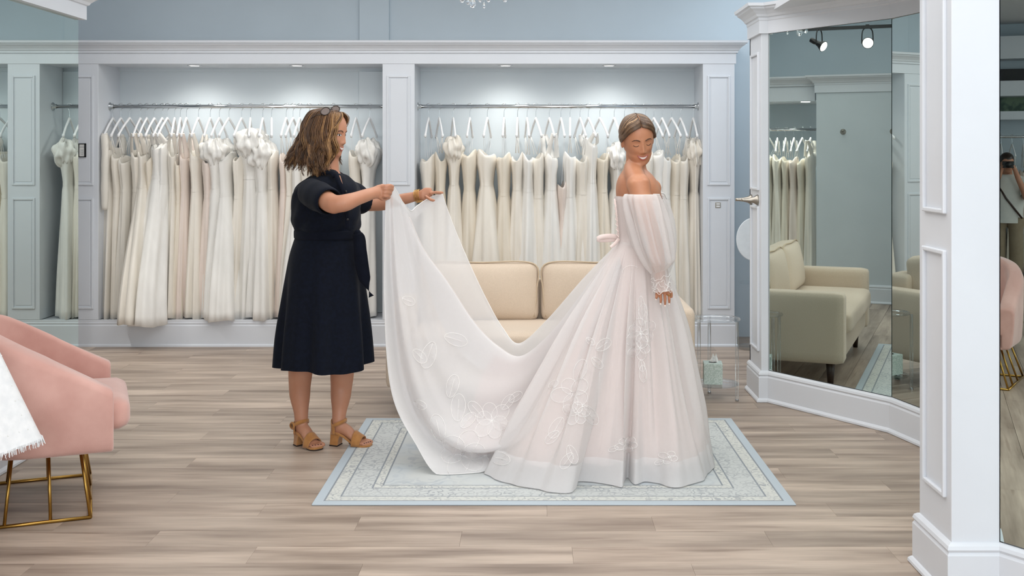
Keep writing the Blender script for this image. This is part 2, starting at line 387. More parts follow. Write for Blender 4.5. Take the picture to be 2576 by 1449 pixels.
# ---------------------------------------------------------------- mirror bays
def panel_frame(parent, O, U, n, u0, u1, z0, z1):     # picture-frame molding on a vertical face: origin O, direction U, outward n
    O, U, n = Vector(O), Vector(U), Vector(n); t = .016; b = MB()
    def bx(ua, ub, za, zb, d0, d1):
        vv = [O + U * u + n * d + Vector((0, 0, z)) for z in (za, zb) for (u, d) in ((ua, d0), (ub, d0), (ub, d1), (ua, d1))]
        b.add(vv, [(0, 3, 2, 1), (4, 5, 6, 7), (0, 1, 5, 4), (1, 2, 6, 5), (2, 3, 7, 6), (3, 0, 4, 7)])
    bx(u0, u0 + t, z0, z1, -.002, .013); bx(u1 - t, u1, z0, z1, -.002, .013); bx(u0 + t, u1 - t, z0, z0 + t, -.002, .013); bx(u0 + t, u1 - t, z1 - t, z1, -.002, .013)
    b.build('panel_molding', M_trim, parent, bevel=.004)
mbase = [(0, 0), (.030, 0), (.034, .004), (.033, .014), (.026, .022), (.020, .026), (.020, .150), (.014, .160), (.020, .170), (.016, .182), (.006, .190), (0, .192)]
mfas = [(0, 2.268), (.016, 2.268), (.016, 2.36), (0, 2.36)]
mcrown = [(.016, 2.345), (.020, 2.35), (.022, 2.366), (.032, 2.37), (.040, 2.384), (.060, 2.402), (.080, 2.414), (.084, 2.424), (.098, 2.428), (.102, 2.446), (0, 2.448)]
def mirror_panel(parent, a, b_, z0=.196, z1=2.266, nm='mirror_panel'):
    a, b_ = Vector((a[0], a[1], 0)), Vector((b_[0], b_[1], 0)); d = (b_ - a).normalized(); n = Vector((d.y, -d.x, 0))   # n: to the right of a->b
    g = .003; q = [a + d * g, b_ - d * g]
    def slab(d0, d1, nm_, m_):
        vv = [p + n * dd + Vector((0, 0, z)) for z in (z0, z1) for (p, dd) in ((q[0], d0), (q[1], d0), (q[1], d1), (q[0], d1))]
        return MB().add(vv, [(0, 1, 2, 3), (7, 6, 5, 4), (0, 4, 5, 1), (1, 5, 6, 2), (2, 6, 7, 3), (3, 7, 4, 0)]).build(nm_, m_, parent)
    slab(0, .0015, nm, M_mirror)
    slab(-.02, -.0005, 'mirror_backing', M_medge)
rt = thing('mirror_alcove', 'white fluted three-way mirror alcove with crown molding on the right side of the salon', 'mirror', (1.7, 5.5, 0))
pA, pB, pC, pD, pE = (1.409, 7.226), (1.409, 6.86), (1.455, 6.86), (1.970, 6.100), (2.150, 5.360)
pF, pG, pH, pI, pJ = (1.455, 4.135), (1.437, 4.135), (1.437, 3.82), (1.603, 3.82), (2.16, 3.03)
path = [pA, pB, pC, pD, pE, pF, pG, pH, pI, pJ]      # room lies on the right-hand side of the path
neg = lambda prof: [(-o, z) for o, z in prof]
MB().sweep(path, neg(mbase)).build('base_molding', M_trim, rt)
MB().sweep(path, neg(mfas)).build('fascia', M_trim, rt)
MB().sweep(path, neg(mcrown)).build('crown_molding', M_trim, rt)
mirror_panel(rt, pC, pD); mirror_panel(rt, pD, pE); mirror_panel(rt, pE, pF); mirror_panel(rt, pI, pJ)
bk = MB()
for a, b_ in ((pC, pD), (pD, pE), (pE, pF), (pI, pJ)):
    a3, b3 = Vector((a[0], a[1], 0)), Vector((b_[0], b_[1], 0)); d = (b3 - a3).normalized(); n = Vector((-d.y, d.x, 0))
    vv = [p + n * dd + Vector((0, 0, z)) for z in (0, 2.40) for (p, dd) in ((a3, .021), (b3, .021), (b3, .05), (a3, .05))]
    bk.add(vv, [(0, 1, 2, 3), (7, 6, 5, 4), (0, 4, 5, 1), (1, 5, 6, 2), (2, 6, 7, 3), (3, 7, 4, 0)])
bk.box((1.409, 7.20, 0), (2.35, 7.226, 2.44)); bk.box((1.46, 3.83, 2.40), (2.35, 7.2, 2.44))
bk.build('backing_wall', M_trim, rt)
post = MB().box((1.409, 6.86, 0), (1.455, 7.226, 2.30)).build('post', M_trim, rt, bevel=.002)
panel_frame(post, (1.409, 6.86, 0), (0, 1, 0), (-1, 0, 0), .06, .30, 1.30, 2.16); panel_frame(post, (1.409, 6.86, 0), (0, 1, 0), (-1, 0, 0), .06, .30, .30, 1.20)
pil = MB().box((1.437, 3.82, 0), (1.603, 4.135, 2.30)).build('pillar', M_trim, rt, bevel=.003)
zp = lambda py, Y: H - (py - CY) * Y / F
panel_frame(pil, (1.437, 3.82, 0), (0, 1, 0), (-1, 0, 0), .045, .262, zp(535, 3.95), 2.16); panel_frame(pil, (1.437, 3.82, 0), (0, 1, 0), (-1, 0, 0), .045, .262, .33, zp(625, 3.95))
# the mirror bay on the left
lt = thing('mirror_bay', 'tall mirror bay with white crown molding beside the pink chair', 'mirror', (-2.65, 5.5, 0))
LX, LE, LN = -2.553, 6.254, 4.80
path = [(LX - .22, LN), (LX, LN), (LX, LE), (LX - .22, LE)]
pth = path[::1]
MB().sweep(pth, [(-o, z) for o, z in mbase]).build('base_molding', M_trim, lt)
MB().sweep(pth, [(-(o + .018), z + .015) for o, z in mfas[1:3]] + [(0, 2.375), (0, 2.283)]).build('fascia', M_trim, lt)
MB().sweep(pth, [(-o - .012, z - .005) for o, z in mcrown]).build('crown_molding', M_trim, lt)
mirror_panel(lt, (LX, LN), (LX, LE), z1=2.284)
MB().box((LX - .22, LN + .004, 0), (LX - .022, LE - .004, 2.46)).build('backing_wall', M_trim, lt)

# side partition and side bay seen only in the right-hand mirror
pt = thing('side_partition', 'grey partition with white crown and two nickel hooks seen in the mirror', 'partition', (-3.6, 6.3, 0))
PX = -3.5
MB().box((PX - .1, 5.5, 0), (PX, 7.22, 2.2)).build('board', M_grey, pt)
path = [(PX - .1, 5.5), (PX, 5.5), (PX, 7.22), (PX - .1, 7.22)]
MB().sweep(path, [(-o, z - .10) for o, z in mcrown]).build('crown_molding', M_trim, pt)
MB().sweep(path, [(-o, z - .10) for o, z in mfas]).build('fascia', M_trim, pt)
MB().sweep(path, [(-o, z) for o, z in mbase]).build('base_molding', M_trim, pt)
sb = thing('side_closet', 'white side closet bay of gowns seen in the mirror left of the grey partition', 'closet', (-4.2, 7.7, 0))
MB().box((-4.6, 7.25, 2.10), (-3.645, 8.30, 2.265)).build('soffit', M_trim, sb)
MB().box((-3.68, 7.25, 2.09), (-3.62, 8.30, 2.27)).build('fascia', M_trim, sb)
MB().sweep([(-3.62, 7.25), (-3.62, 8.30)], [(-o, z - .10) for o, z in mcrown]).build('crown_molding', M_trim, sb)
MB().box((-4.6, 7.25, 0), (-3.62, 8.30, .2)).build('platform', M_trim, sb)
MB().box((-4.6, 8.30, 0), (-3.645, 8.34, 2.11)).build('side_panel', M_trim, sb)
MB().tube([(-4.1, 7.25, 1.80), (-4.1, 8.28, 1.80)], .015, 12).build('rod', M_chrome, sb, True)
for k, y_ in enumerate((7.4, 7.95)):
    o = MB().lathe([(.001, 0), (.05, 0), (.05, -.006), (.001, -.006)], (-4.0, y_, 2.102), 16).build('downlight', M_lampglow, sb)
for y_ in (7.4, 7.95): light('side_bay_beam', 'SPOT', (-3.9, y_, 2.07), (0, 0, 0), 30, (1, .97, .92), .05, spot=math.radians(130))

# hooks: flared nickel cones
def hook(base, axis, label, name='wall_hook', L=.10, r=.030):
    base, axis = Vector(base), Vector(axis).normalized()
    t = thing(name, label, 'hook', base)
    prof = [(r, 0), (r * .98, .004), (r * .62, .022), (r * .40, .05), (r * .30, .085), (r * .30, L)]
    MB().tube([base + axis * (z * L / .10) for _, z in prof], [q for q, _ in prof], 20).build('cone', M_nickel, t, True)
    MB().tube([base, base - axis * .004], [r * 1.02, r * 1.02], 20).build('rosette', M_nickel, t)
    return t
hook((1.405, 6.96, zp(503, 6.96)), (-1, 0, 0), 'nearer flared nickel hook on the white mirror post', r=.033)
hook((1.405, 7.16, zp(502, 7.16)), (-1, 0, 0), 'farther flared nickel hook on the white mirror post', r=.033)
hook((PX + .002, 6.95, 1.76), (1, 0, 0), 'nickel hook on the grey partition, nearer its edge by the gowns', r=.030, L=.05)
hook((PX + .002, 6.46, 1.76), (1, 0, 0), 'nickel hook on the grey partition, farther from the gowns', r=.030, L=.05)

# track light (over the left part of the room, seen in the mirror)
TX, TZ = -2.95, 2.775
tr = thing('lighting_track', 'black ceiling lighting track seen at the top of the mirror', 'track', (TX, 6.4, TZ))
MB().box((TX - .018, 5.5, TZ - .02), (TX + .018, 7.3, TZ + .012)).build('rail', M_black, tr)
for y_ in (5.7, 7.2): MB().tube([(TX, y_, TZ), (TX, y_, 3.3)], .006, 8).build('stem', M_black, tr)
def spot_head(c, aim, label):
    c = Vector(c); aim = Vector(aim).normalized(); t = thing('track_spotlight', label, 'light', c)
    side = aim.cross(Vector((0, 0, 1))).normalized()
    MB().box(tuple(c + Vector((-.016, -.016, .145))), tuple(c + Vector((.016, .016, .175)))).build('adapter', M_black, t)
    yk = [c + side * (.052 * s_) + Vector((0, 0, z)) for s_, z in ((1, -.01), (1, .06), (.85, .115), (.4, .14), (-.4, .14), (-.85, .115), (-1, .06), (-1, -.01))]
    MB().tube(cr(yk, 24), .006, 8).build('yoke', M_black, t, True)
    pts = [c - aim * .11, c - aim * .105, c - aim * .05, c - aim * .045, c - aim * .0, c + aim * .055, c + aim * .058]
    MB().tube(pts, [.018, .026, .026, .020, .030, .056, .056], 22).build('housing', M_black, t, True)
    MB().tube([c + aim * .0575, c + aim * .062], [.050, .046], 22).build('bulb', M_lampglow, t)
    return t
spot_head((TX, 7.12, TZ - .155), (.35, -.75, -.45), 'left black track spotlight seen in the mirror, aimed away')
spot_head((TX, 6.66, TZ - .155), (.9, -.15, -.18), 'right black track spotlight seen in the mirror, its bulb facing out')

# ---------------------------------------------------------------- chandelier
ch = thing('chandelier', 'crystal drop chandelier hanging over the salon, only its lowest drops in view', 'chandelier', (-.30, 7.0, 2.44))
CC = Vector((-.32, 7.0, 0))
MB().tube([CC + Vector((0, 0, z)) for z in (2.62, 2.70, 2.74, 2.9, 2.96, 3.24, 3.26, 3.30)], [.03, .05, .02, .035, .012, .010, .06, .06], 14).build('stem', M_chrome, ch, True)
for rr_, z_ in ((.165, 2.60), (.10, 2.56)):
    MB().tube([CC + Vector((rr_ * math.cos(a), rr_ * math.sin(a), z_)) for a in [2 * PI * k / 36 for k in range(37)]], .006, 8, False).build('hoop', M_chrome, ch, True)
for k in range(6):
    a = 2 * PI * k / 6 + .3; d = Vector((math.cos(a), math.sin(a), 0))
    MB().tube(cr([CC + Vector((0, 0, 2.72)), CC + d * .09 + Vector((0, 0, 2.64)), CC + d * .165 + Vector((0, 0, 2.60)), CC + d * .20 + Vector((0, 0, 2.68))], 12), .007, 8).build('arm', M_chrome, ch, True)
M_crystal = glass('crystal', (250, 252, 255), 0.0, 1.6)
random.seed(5)
drops = [(-.118, -.1, 2.464, .032), (-.083, -.07, 2.455, .026), (-.055, -.06, 2.436, .040), (-.008, -.05, 2.473, .026), (.012, .02, 2.445, .020), (.045, -.08, 2.470, .028), (.147, -.06, 2.472, .030)]
for k in range(16):
    a = 2 * PI * k / 16; drops.append((.165 * math.cos(a), .165 * math.sin(a), 2.52, .022))
for dx, dy, z, s_ in drops:
    c = CC + Vector((dx, dy, z))
    d_ = MB().lathe([(.001, 0), (s_ * .30, s_ * .12), (s_ * .52, s_ * .55), (s_ * .50, s_ * .9), (s_ * .25, s_ * 1.7), (.002, s_ * 2.3)], c, 8).build('crystal_drop', M_crystal, ch)
    MB().tube([c + Vector((0, 0, s_ * 2.2)), Vector((c.x, c.y, 2.6))], .0012, 5).build('wire', M_chrome, d_)
# ---------------------------------------------------------------- rug
def rug_material(cx_, cy_, hx, hy):
    m = bpy.data.materials.new('faded_oriental_pile'); m.use_nodes = True; nt = m.node_tree; b = nt.nodes['Principled BSDF']; b.inputs['Roughness'].default_value = .95
    N = lambda t: nt.nodes.new(t); L = nt.links.new
    tc = N('ShaderNodeTexCoord'); mp = N('ShaderNodeMapping'); mp.inputs['Location'].default_value = (-cx_, -cy_, 0); L(tc.outputs['Object'], mp.inputs[0])
    sp = N('ShaderNodeSeparateXYZ'); L(mp.outputs[0], sp.inputs[0])
    def math_(op, a, b2=None):
        n = N('ShaderNodeMath'); n.operation = op
        for i, q in enumerate((a, b2)):
            if q is None: continue
            if isinstance(q, (int, float)): n.inputs[i].default_value = q
            else: L(q, n.inputs[i])
        return n.outputs[0]
    dx = math_('SUBTRACT', hx, math_('ABSOLUTE', sp.outputs[0])); dy = math_('SUBTRACT', hy, math_('ABSOLUTE', sp.outputs[1])); d = math_('MINIMUM', dx, dy)
    rp = N('ShaderNodeValToRGB'); rp.color_ramp.interpolation = 'CONSTANT'; e = rp.color_ramp.elements
    edge, cream, line, grey = lin((184, 195, 203)), lin((208, 210, 205)), lin((140, 147, 154)), lin((200, 204, 203))
    stops = [(0, edge), (.042, line), (.047, cream), (.105, line), (.112, grey), (.225, line), (.234, cream), (.268, line), (.274, grey)]
    e[0].position = 0; e[0].color = stops[0][1]; e[1].position = stops[1][0]; e[1].color = stops[1][1]
    for p_, c_ in stops[2:]: q = e.new(p_); q.color = c_
    L(d, rp.inputs[0])
    # small florets along the borders and across the field
    def motif(scale, lo, hi, feat='DISTANCE_TO_EDGE'):
        v = N('ShaderNodeTexVoronoi'); v.feature = feat; v.inputs['Scale'].default_value = scale
        nz = N('ShaderNodeTexNoise'); nz.inputs['Scale'].default_value = scale * .8; L(mp.outputs[0], nz.inputs['Vector'])
        ad = N('ShaderNodeVectorMath'); sc_ = N('ShaderNodeVectorMath'); sc_.operation = 'SCALE'; sc_.inputs['Scale'].default_value = 1.1 / scale; L(nz.outputs['Color'], sc_.inputs[0]); L(mp.outputs[0], ad.inputs[0]); L(sc_.outputs[0], ad.inputs[1])
        L(ad.outputs[0], v.inputs['Vector']); mr = N('ShaderNodeMapRange'); mr.inputs[1].default_value = lo; mr.inputs[2].default_value = hi; mr.inputs[3].default_value = 1; mr.inputs[4].default_value = 0
        v.feature = 'F1'; sn = N('ShaderNodeMath'); sn.operation = 'SINE'; ml = N('ShaderNodeMath'); ml.operation = 'MULTIPLY'; ml.inputs[1].default_value = 15.0; L(v.outputs['Distance'], ml.inputs[0]); L(ml.outputs[0], sn.inputs[0])
        mr.inputs[1].default_value = .25; mr.inputs[2].default_value = .75; mr.inputs[3].default_value = 0; mr.inputs[4].default_value = 1; L(sn.outputs[0], mr.inputs[0]); return mr.outputs[0]
    mo1 = motif(24, .025, .08); mo2 = motif(11, .010, .04); wear = N('ShaderNodeTexNoise'); wear.inputs['Scale'].default_value = 5; wear.inputs['Detail'].default_value = 6; L(mp.outputs[0], wear.inputs['Vector'])
    wr = N('ShaderNodeMapRange'); wr.inputs[1].default_value = .42; wr.inputs[2].default_value = .62; L(wear.outputs['Fac'], wr.inputs[0])
    inb = math_('MULTIPLY', math_('GREATER_THAN', d, .048), math_('LESS_THAN', d, .27)); fac = math_('MULTIPLY', math_('MULTIPLY', mo1, inb), math_('ADD', math_('MULTIPLY', wr.outputs[0], .5), .35))
    mx = N('ShaderNodeMixRGB'); L(fac, mx.inputs[0]); L(rp.outputs[0], mx.inputs[1]); mx.inputs[2].default_value = lin((158, 163, 168))
    fld = math_('MULTIPLY', math_('MULTIPLY', mo2, math_('GREATER_THAN', d, .28)), math_('MULTIPLY', wr.outputs[0], .7))
    mx2 = N('ShaderNodeMixRGB'); L(fld, mx2.inputs[0]); L(mx.outputs[0], mx2.inputs[1]); mx2.inputs[2].default_value = lin((172, 179, 185))
    bl = N('ShaderNodeTexNoise'); bl.inputs['Scale'].default_value = 2.6; L(mp.outputs[0], bl.inputs['Vector']); br = N('ShaderNodeMapRange'); br.inputs[1].default_value = .45; br.inputs[2].default_value = .6; br.inputs[4].default_value = .6; L(bl.outputs['Fac'], br.inputs[0])
    f3 = math_('MULTIPLY', br.outputs[0], math_('GREATER_THAN', d, .28)); mx3 = N('ShaderNodeMixRGB'); L(f3, mx3.inputs[0]); L(mx2.outputs[0], mx3.inputs[1]); mx3.inputs[2].default_value = lin((188, 199, 207))
    L(mx3.outputs[0], b.inputs['Base Color'])
    return m
RX0, RX1, RY0, RY1 = -.958, 1.142, 4.822, 6.40
rug = tag(MB().box((RX0, RY0, 0.0006), (RX1, RY1, .008)).build('area_rug', rug_material((RX0 + RX1) / 2, (RY0 + RY1) / 2, (RX1 - RX0) / 2, (RY1 - RY0) / 2), bevel=.003), 'pale blue grey oriental patterned area rug under the bridal gown', 'rug')

# ---------------------------------------------------------------- sofa
def cushion(name, m, parent, lo, hi, r=.04, puff=.02, M=None):
    c = [(a + b_) / 2 for a, b_ in zip(lo, hi)]; h = [(b_ - a) / 2 for a, b_ in zip(lo, hi)]; mb = MB(); N_ = 10
    def pt(u, v, axis, s_):
        p = [0, 0, 0]; o = [i for i in range(3) if i != axis]; p[axis] = s_; p[o[0]] = u; p[o[1]] = v; return p
    def rnd(p):
        q = [p[i] * h[i] for i in range(3)]; cl = [max(-(h[i] - r), min(h[i] - r, q[i])) for i in range(3)]; d = Vector([q[i] - cl[i] for i in range(3)])
        if d.length > 1e-9: d = d.normalized() * r
        v = Vector([cl[i] + d[i] for i in range(3)])
        ax = min(range(3), key=lambda i: h[i]); o = [i for i in range(3) if i != ax]
        v[ax] *= 1 + puff / h[ax] * max(0, 1 - (v[o[0]] / h[o[0]]) ** 2) * max(0, 1 - (v[o[1]] / h[o[1]]) ** 2)
        return Vector(c) + v
    for axis in range(3):
        for s_ in (-1, 1):
            us = [math.copysign(abs(-1 + 2 * i / N_) ** .7, -1 + 2 * i / N_) for i in range(N_ + 1)]
            rows = [[rnd(pt(u, v, axis, s_)) for u in us] for v in us]
            if M: rows = [[M @ p for p in r_] for r_ in rows]
            mb.grid(rows)
    o = mb.build(name, m, parent, True)
    bm = bmesh.new(); bm.from_mesh(o.data); bmesh.ops.remove_doubles(bm, verts=bm.verts, dist=1e-4); bmesh.ops.recalc_face_normals(bm, faces=bm.faces); bm.to_mesh(o.data); bm.free()
    return o
SF, SBk, SA, SB_ = 6.46, 7.28, -.86, .95
sofa = thing('loveseat', 'beige linen loveseat with two back cushions behind the bride, in front of the gowns', 'sofa', ((SA + SB_) / 2, 6.9, 0))
MB().box((SA + .13, SF + .02, .17), (SB_ - .13, SBk - .05, .34)).build('seat_base', M_sofa, sofa, bevel=.015)
for a, b_ in ((SA, SA + .14), (SB_ - .14, SB_)):
    cushion('armrest', M_sofa, sofa, (a, SF, .16), (b_, SBk - .02, .625), .035, .0)
cushion('backrest', M_sofa, sofa, (SA + .12, SBk - .20, .17), (SB_ - .12, SBk, .72), .04, .0)
cushion('seat_cushion', M_sofa, sofa, (SA + .145, SF - .03, .33), (SB_ - .145, SBk - .2, .485), .05, .012)
mid = .045
Mt = Matrix.Translation((0, 7.02, .48)) @ Matrix.Rotation(math.radians(-9), 4, 'X') @ Matrix.Translation((0, -7.02, -.48))
for a, b_ in ((SA + .16, mid - .008), (mid + .008, SB_ - .16)):
    c_ = cushion('back_cushion', M_sofa, sofa, (a, 6.93, .47), (b_, 7.12, .845), .055, .045, Mt)
    pts = [Mt @ Vector(p) for p in ((a + .03, 6.945, .50), (a + .012, 6.945, .66), (a + .03, 6.945, .828), ((a + b_) / 2, 6.94, .836), (b_ - .03, 6.945, .828), (b_ - .012, 6.945, .66), (b_ - .03, 6.945, .50))]
    MB().tube(cr(pts, 60), .005, 6).build('piping', M_piping, c_, True)
for x in (SA + .10, SB_ - .10):
    for y_ in (SF + .10, SBk - .12):
        MB().tube([(x, y_, .18), (x, y_, 0)], [.032, .018], 12).build('leg', M_dwood, sofa, True)

# ---------------------------------------------------------------- acrylic side table, tissue box
TC = Vector((1.143, 6.98, 0))
tb = thing('side_table', 'round clear acrylic two-tier side table between sofa arm and mirror post', 'table', TC)
def disc(c, r, z0, z1): return MB().lathe([(.001, z0), (r - .003, z0), (r, z0 + .003), (r, z1 - .003), (r - .003, z1), (.001, z1)], (c.x, c.y, 0), 40)
disc(TC, .158, .488, .500).build('table_top', M_acrylic, tb); disc(TC, .150, .085, .095).build('lower_shelf', M_acrylic, tb)
for dx, dy in ((-.117, -.115), (.117, -.115), (-.016, .12)):
    l_ = MB().tube([TC + Vector((dx, dy, .01)), TC + Vector((dx, dy, .488))], .011, 14).build('leg', M_acrylic, tb, True)
    MB().tube([TC + Vector((dx, dy, 0)), TC + Vector((dx, dy, .01))], .012, 14).build('foot', M_chrome, l_)
M_tbox = mat('pale_green_paper_box', (196, 208, 202), .6, col2=(172, 188, 180), nscale=120, lo=.45, hi=.55)
tx = thing('tissue_box', 'square grey green tissue box with a tissue, on the lower shelf of the acrylic table', 'box', (1.13, 6.97, .095))
Mb = Matrix.Translation((1.125, 6.955, .096)) @ Matrix.Rotation(math.radians(-6), 4, 'Z')
MB().box((-.058, -.058, 0), (.058, .058, .130), Mb).build('carton', M_tbox, tx, bevel=.003)
MB().lathe([(.001, .1301), (.026, .1301), (.026, .1312), (.001, .1312)], (0, 0, 0), 20, Mb).build('opening', M_black, tx)
tis = MB(); rows = []
for i in range(9):
    z = .125 + i * .0062; w_ = .030 - .0022 * i
    rows.append([Mb @ Vector((.008 + (j / 10 - .5) * 2 * w_ + .006 * i / 8, .008 * math.sin(j * 1.3 + i * .3) * (1 + i * .08), z + (.010 * math.sin(j * .9 + 1) if i > 5 else 0))) for j in range(11)])
tis.grid(rows).build('tissue', M_paper, tx, True)

# round white sign on a clear stand at the back right
sg = thing('round_sign', 'round frosted white sign on a clear pedestal behind the white mirror post', 'sign', (1.80, 8.75, 0))
cz_ = zp(602, 8.75); cxs = (1897 - CX) * 8.75 / F
rows = [[Vector((cxs + r_ * math.cos(a) * .92, 8.75 + yy, cz_ + r_ * math.sin(a) * 1.12)) for a in [2 * PI * j / 48 for j in range(48)]] for r_, yy in ((.002, 0), (.148, 0), (.152, .004), (.148, .008), (.002, .008))]
MB().grid(rows, True, True, True).build('disc', mat('frosted_white', (240, 246, 250), .3), sg)
MB().tube([(cxs, 8.754, cz_ - .165), (cxs, 8.754, .06)], .008, 12).build('stem', M_acrylic, sg)
MB().lathe([(.001, 0), (.13, 0), (.13, .02), (.02, .035), (.012, .07), (.001, .07)], (cxs, 8.754, 0), 28).build('base', M_acrylic, sg)
MB().lathe([(.001, 0), (.12, 0), (.12, .010), (.001, .010)], (cxs, 8.754, zp(712, 8.75)), 28).build('shelf', M_acrylic, sg)

# ---------------------------------------------------------------- blush tub chairs
def tub_chair(label, group):
    t = thing('tub_chair', label, 'chair', (0, 0, 0), group)      # local: +x is the front, y is the width
    # shell: U-shaped wall
    def wall_path(off):
        pts = [(.39 - .02 * q, -.375 + off) for q in range(13)]
        for k in range(17):
            a = -PI / 2 - k / 16 * PI; pts.append((.08 + (.375 - off) * .95 * math.cos(a) * 1.0, (.375 - off) * math.sin(a)))
        pts += [(.15 + .02 * q, .375 - off) for q in range(13)]
        return pts
    n = 60; o_ = cr([Vector((x, y_, 0)) for x, y_ in wall_path(0)], n); i_ = cr([Vector((x, y_, 0)) for x, y_ in wall_path(.085)], n)
    def top(x): return .535 + (.39 - x) * .50 if x > -.12 else .535 + .51 * .50 + min(.04, (-.12 - x) * .3)
    rows = []
    for k in range(n):
        O, I = o_[k], i_[k]; zt = top(O.x); lean = .02
        c = (O - I).normalized()
        rows.append([O - c * .03 + Vector((0, 0, .275)), O - c * .012 + Vector((0, 0, .285)), O + Vector((0, 0, .32)), O + c * .01 + Vector((0, 0, (zt + .3) / 2)), O + c * .012 + Vector((0, 0, zt - .03)), O + c * .002 + Vector((0, 0, zt - .006)), O - c * .015 + Vector((0, 0, zt)), I + c * .015 + Vector((0, 0, zt)), I - c * 0 + Vector((0, 0, zt - .01)), I + Vector((0, 0, zt - .03)), I + Vector((0, 0, .30)), I + c * .01 + Vector((0, 0, .275))])
    MB().grid(rows, True, True, True).build('shell', M_pink, t, True, bevel=.012, seg=3)
    bs = MB(); bs.grid([[Vector((x, y_, z)) for x, y_ in wall_path(.05)] for z in (.272, .38)], True, True, True).build('seat_deck', M_pink, t, bevel=.01)
    cushion('seat_cushion', M_pink, t, (-.18, -.285, .345), (.46, .285, .475), .05, .02)
    # wire base
    top_r = [(.26, -.25), (.26, .25), (-.15, .25), (-.15, -.25)]; bot_r = [(.30, -.335), (.30, .335), (-.21, .335), (-.21, -.335)]
    f = MB(); R_ = .0075
    for ring, z in ((top_r, .272), (bot_r, R_)):
        for a, b_ in zip(ring, ring[1:] + ring[:1]): f.tube([(a[0], a[1], z), (b_[0], b_[1], z)], R_, 8)
    f.build('base_ring', M_gold, t, True)
    for k in range(4):
        a, b_ = top_r[k], top_r[(k + 1) % 4]; c, d = bot_r[k], bot_r[(k + 1) % 4]
        for s_ in (0, .36, .70):
            p = [a[i] + (b_[i] - a[i]) * s_ for i in (0, 1)]; q = [c[i] + (d[i] - c[i]) * s_ for i in (0, 1)]
            MB().tube([(p[0], p[1], .272), (q[0], q[1], R_)], R_ * .9, 8).build('base_wire', M_gold, t, True)
    return t
c1 = tub_chair('blush velvet tub chair on a brass wire base, beside the left mirror', 'pink tub chairs')
c1.location = (-2.25, 4.85, 0); c1.rotation_euler = (0, 0, math.atan2(.37, .93))
c2 = copy_tree(c1); c2['label'] = 'nearer blush velvet tub chair with a white gown hanging beside it'
c2.location = (-2.42, 3.82, 0); c2.rotation_euler = (0, 0, math.radians(14))
# ---------------------------------------------------------------- hanging gowns
from mathutils import noise as mnoise
GT = {'i': (240, 234, 223), 'w': (242, 240, 235), 'c': (237, 228, 212), 'b': (239, 225, 215), 'g': (234, 229, 219)}
GM = {k: mat('gown_cloth_' + n, c, .7, col2=tuple(v - 8 for v in c), nscale=14, stretch=(1, 1, .25), bump=.12, bscale=160, bstretch=(1, 1, .3), sheen=.15)
      for (k, c), n in zip(GT.items(), ('ivory', 'white', 'cream', 'blush', 'oyster'))}
M_strap = GM['w']
ORD = 'first second third fourth fifth sixth seventh eighth ninth tenth eleventh twelfth thirteenth fourteenth fifteenth sixteenth seventeenth eighteenth nineteenth twentieth twenty-first twenty-second twenty-third twenty-fourth twenty-fifth twenty-sixth twenty-seventh'.split()
CNAME = {'i': 'ivory', 'w': 'white', 'c': 'cream', 'b': 'blush', 'g': 'oyster'}
SNAME = {'strapless': 'strapless', 'strap': 'thin-strapped', 'puff': 'puff-topped', 'sleeve': 'long-sleeved', 'wide': 'broad-strapped'}

def hanger(x, y, dx, zr, label, group, dy=.19, big=False):
    """dx, dy: sideways and towards-the-camera reach of the near arm"""
    t = thing('coat_hanger', label, 'hanger', (x, y, zr), group)
    zb = zr - .105
    hk = [(x, y, zb), (x, y, zb + .05), (x + .004, y, zb + .078), (x + .02, y, zb + .098), (x + .014, y, zr + .020), (x, y, zr + .0235), (x - .016, y, zr + .016), (x - .022, y, zr - .004)]
    MB().tube(cr(hk, 24), .0022, 6).build('hook', M_chrome, t, True)
    r = .0085 if not big else .012
    for s in (1, -1):
        arm = [(x, y, zb + .012), (x + dx * .12 * s, y - dy * .12 * s, zb - .006), (x + dx * .55 * s, y - dy * .55 * s, zb - .062), (x + dx * s, y - dy * s, zb - .135), (x + dx * 1.03 * s, y - dy * 1.03 * s, zb - .150)]
        MB().tube(cr(arm, 14), [r * .7] + [r] * 11 + [r * 1.35, r * .9], 10, flat=1.2).build('arm', M_white_plastic, t, True)
    return t, Vector((x + dx, y - dy, zb - .128)), Vector((x - dx, y + dy, zb - .128))

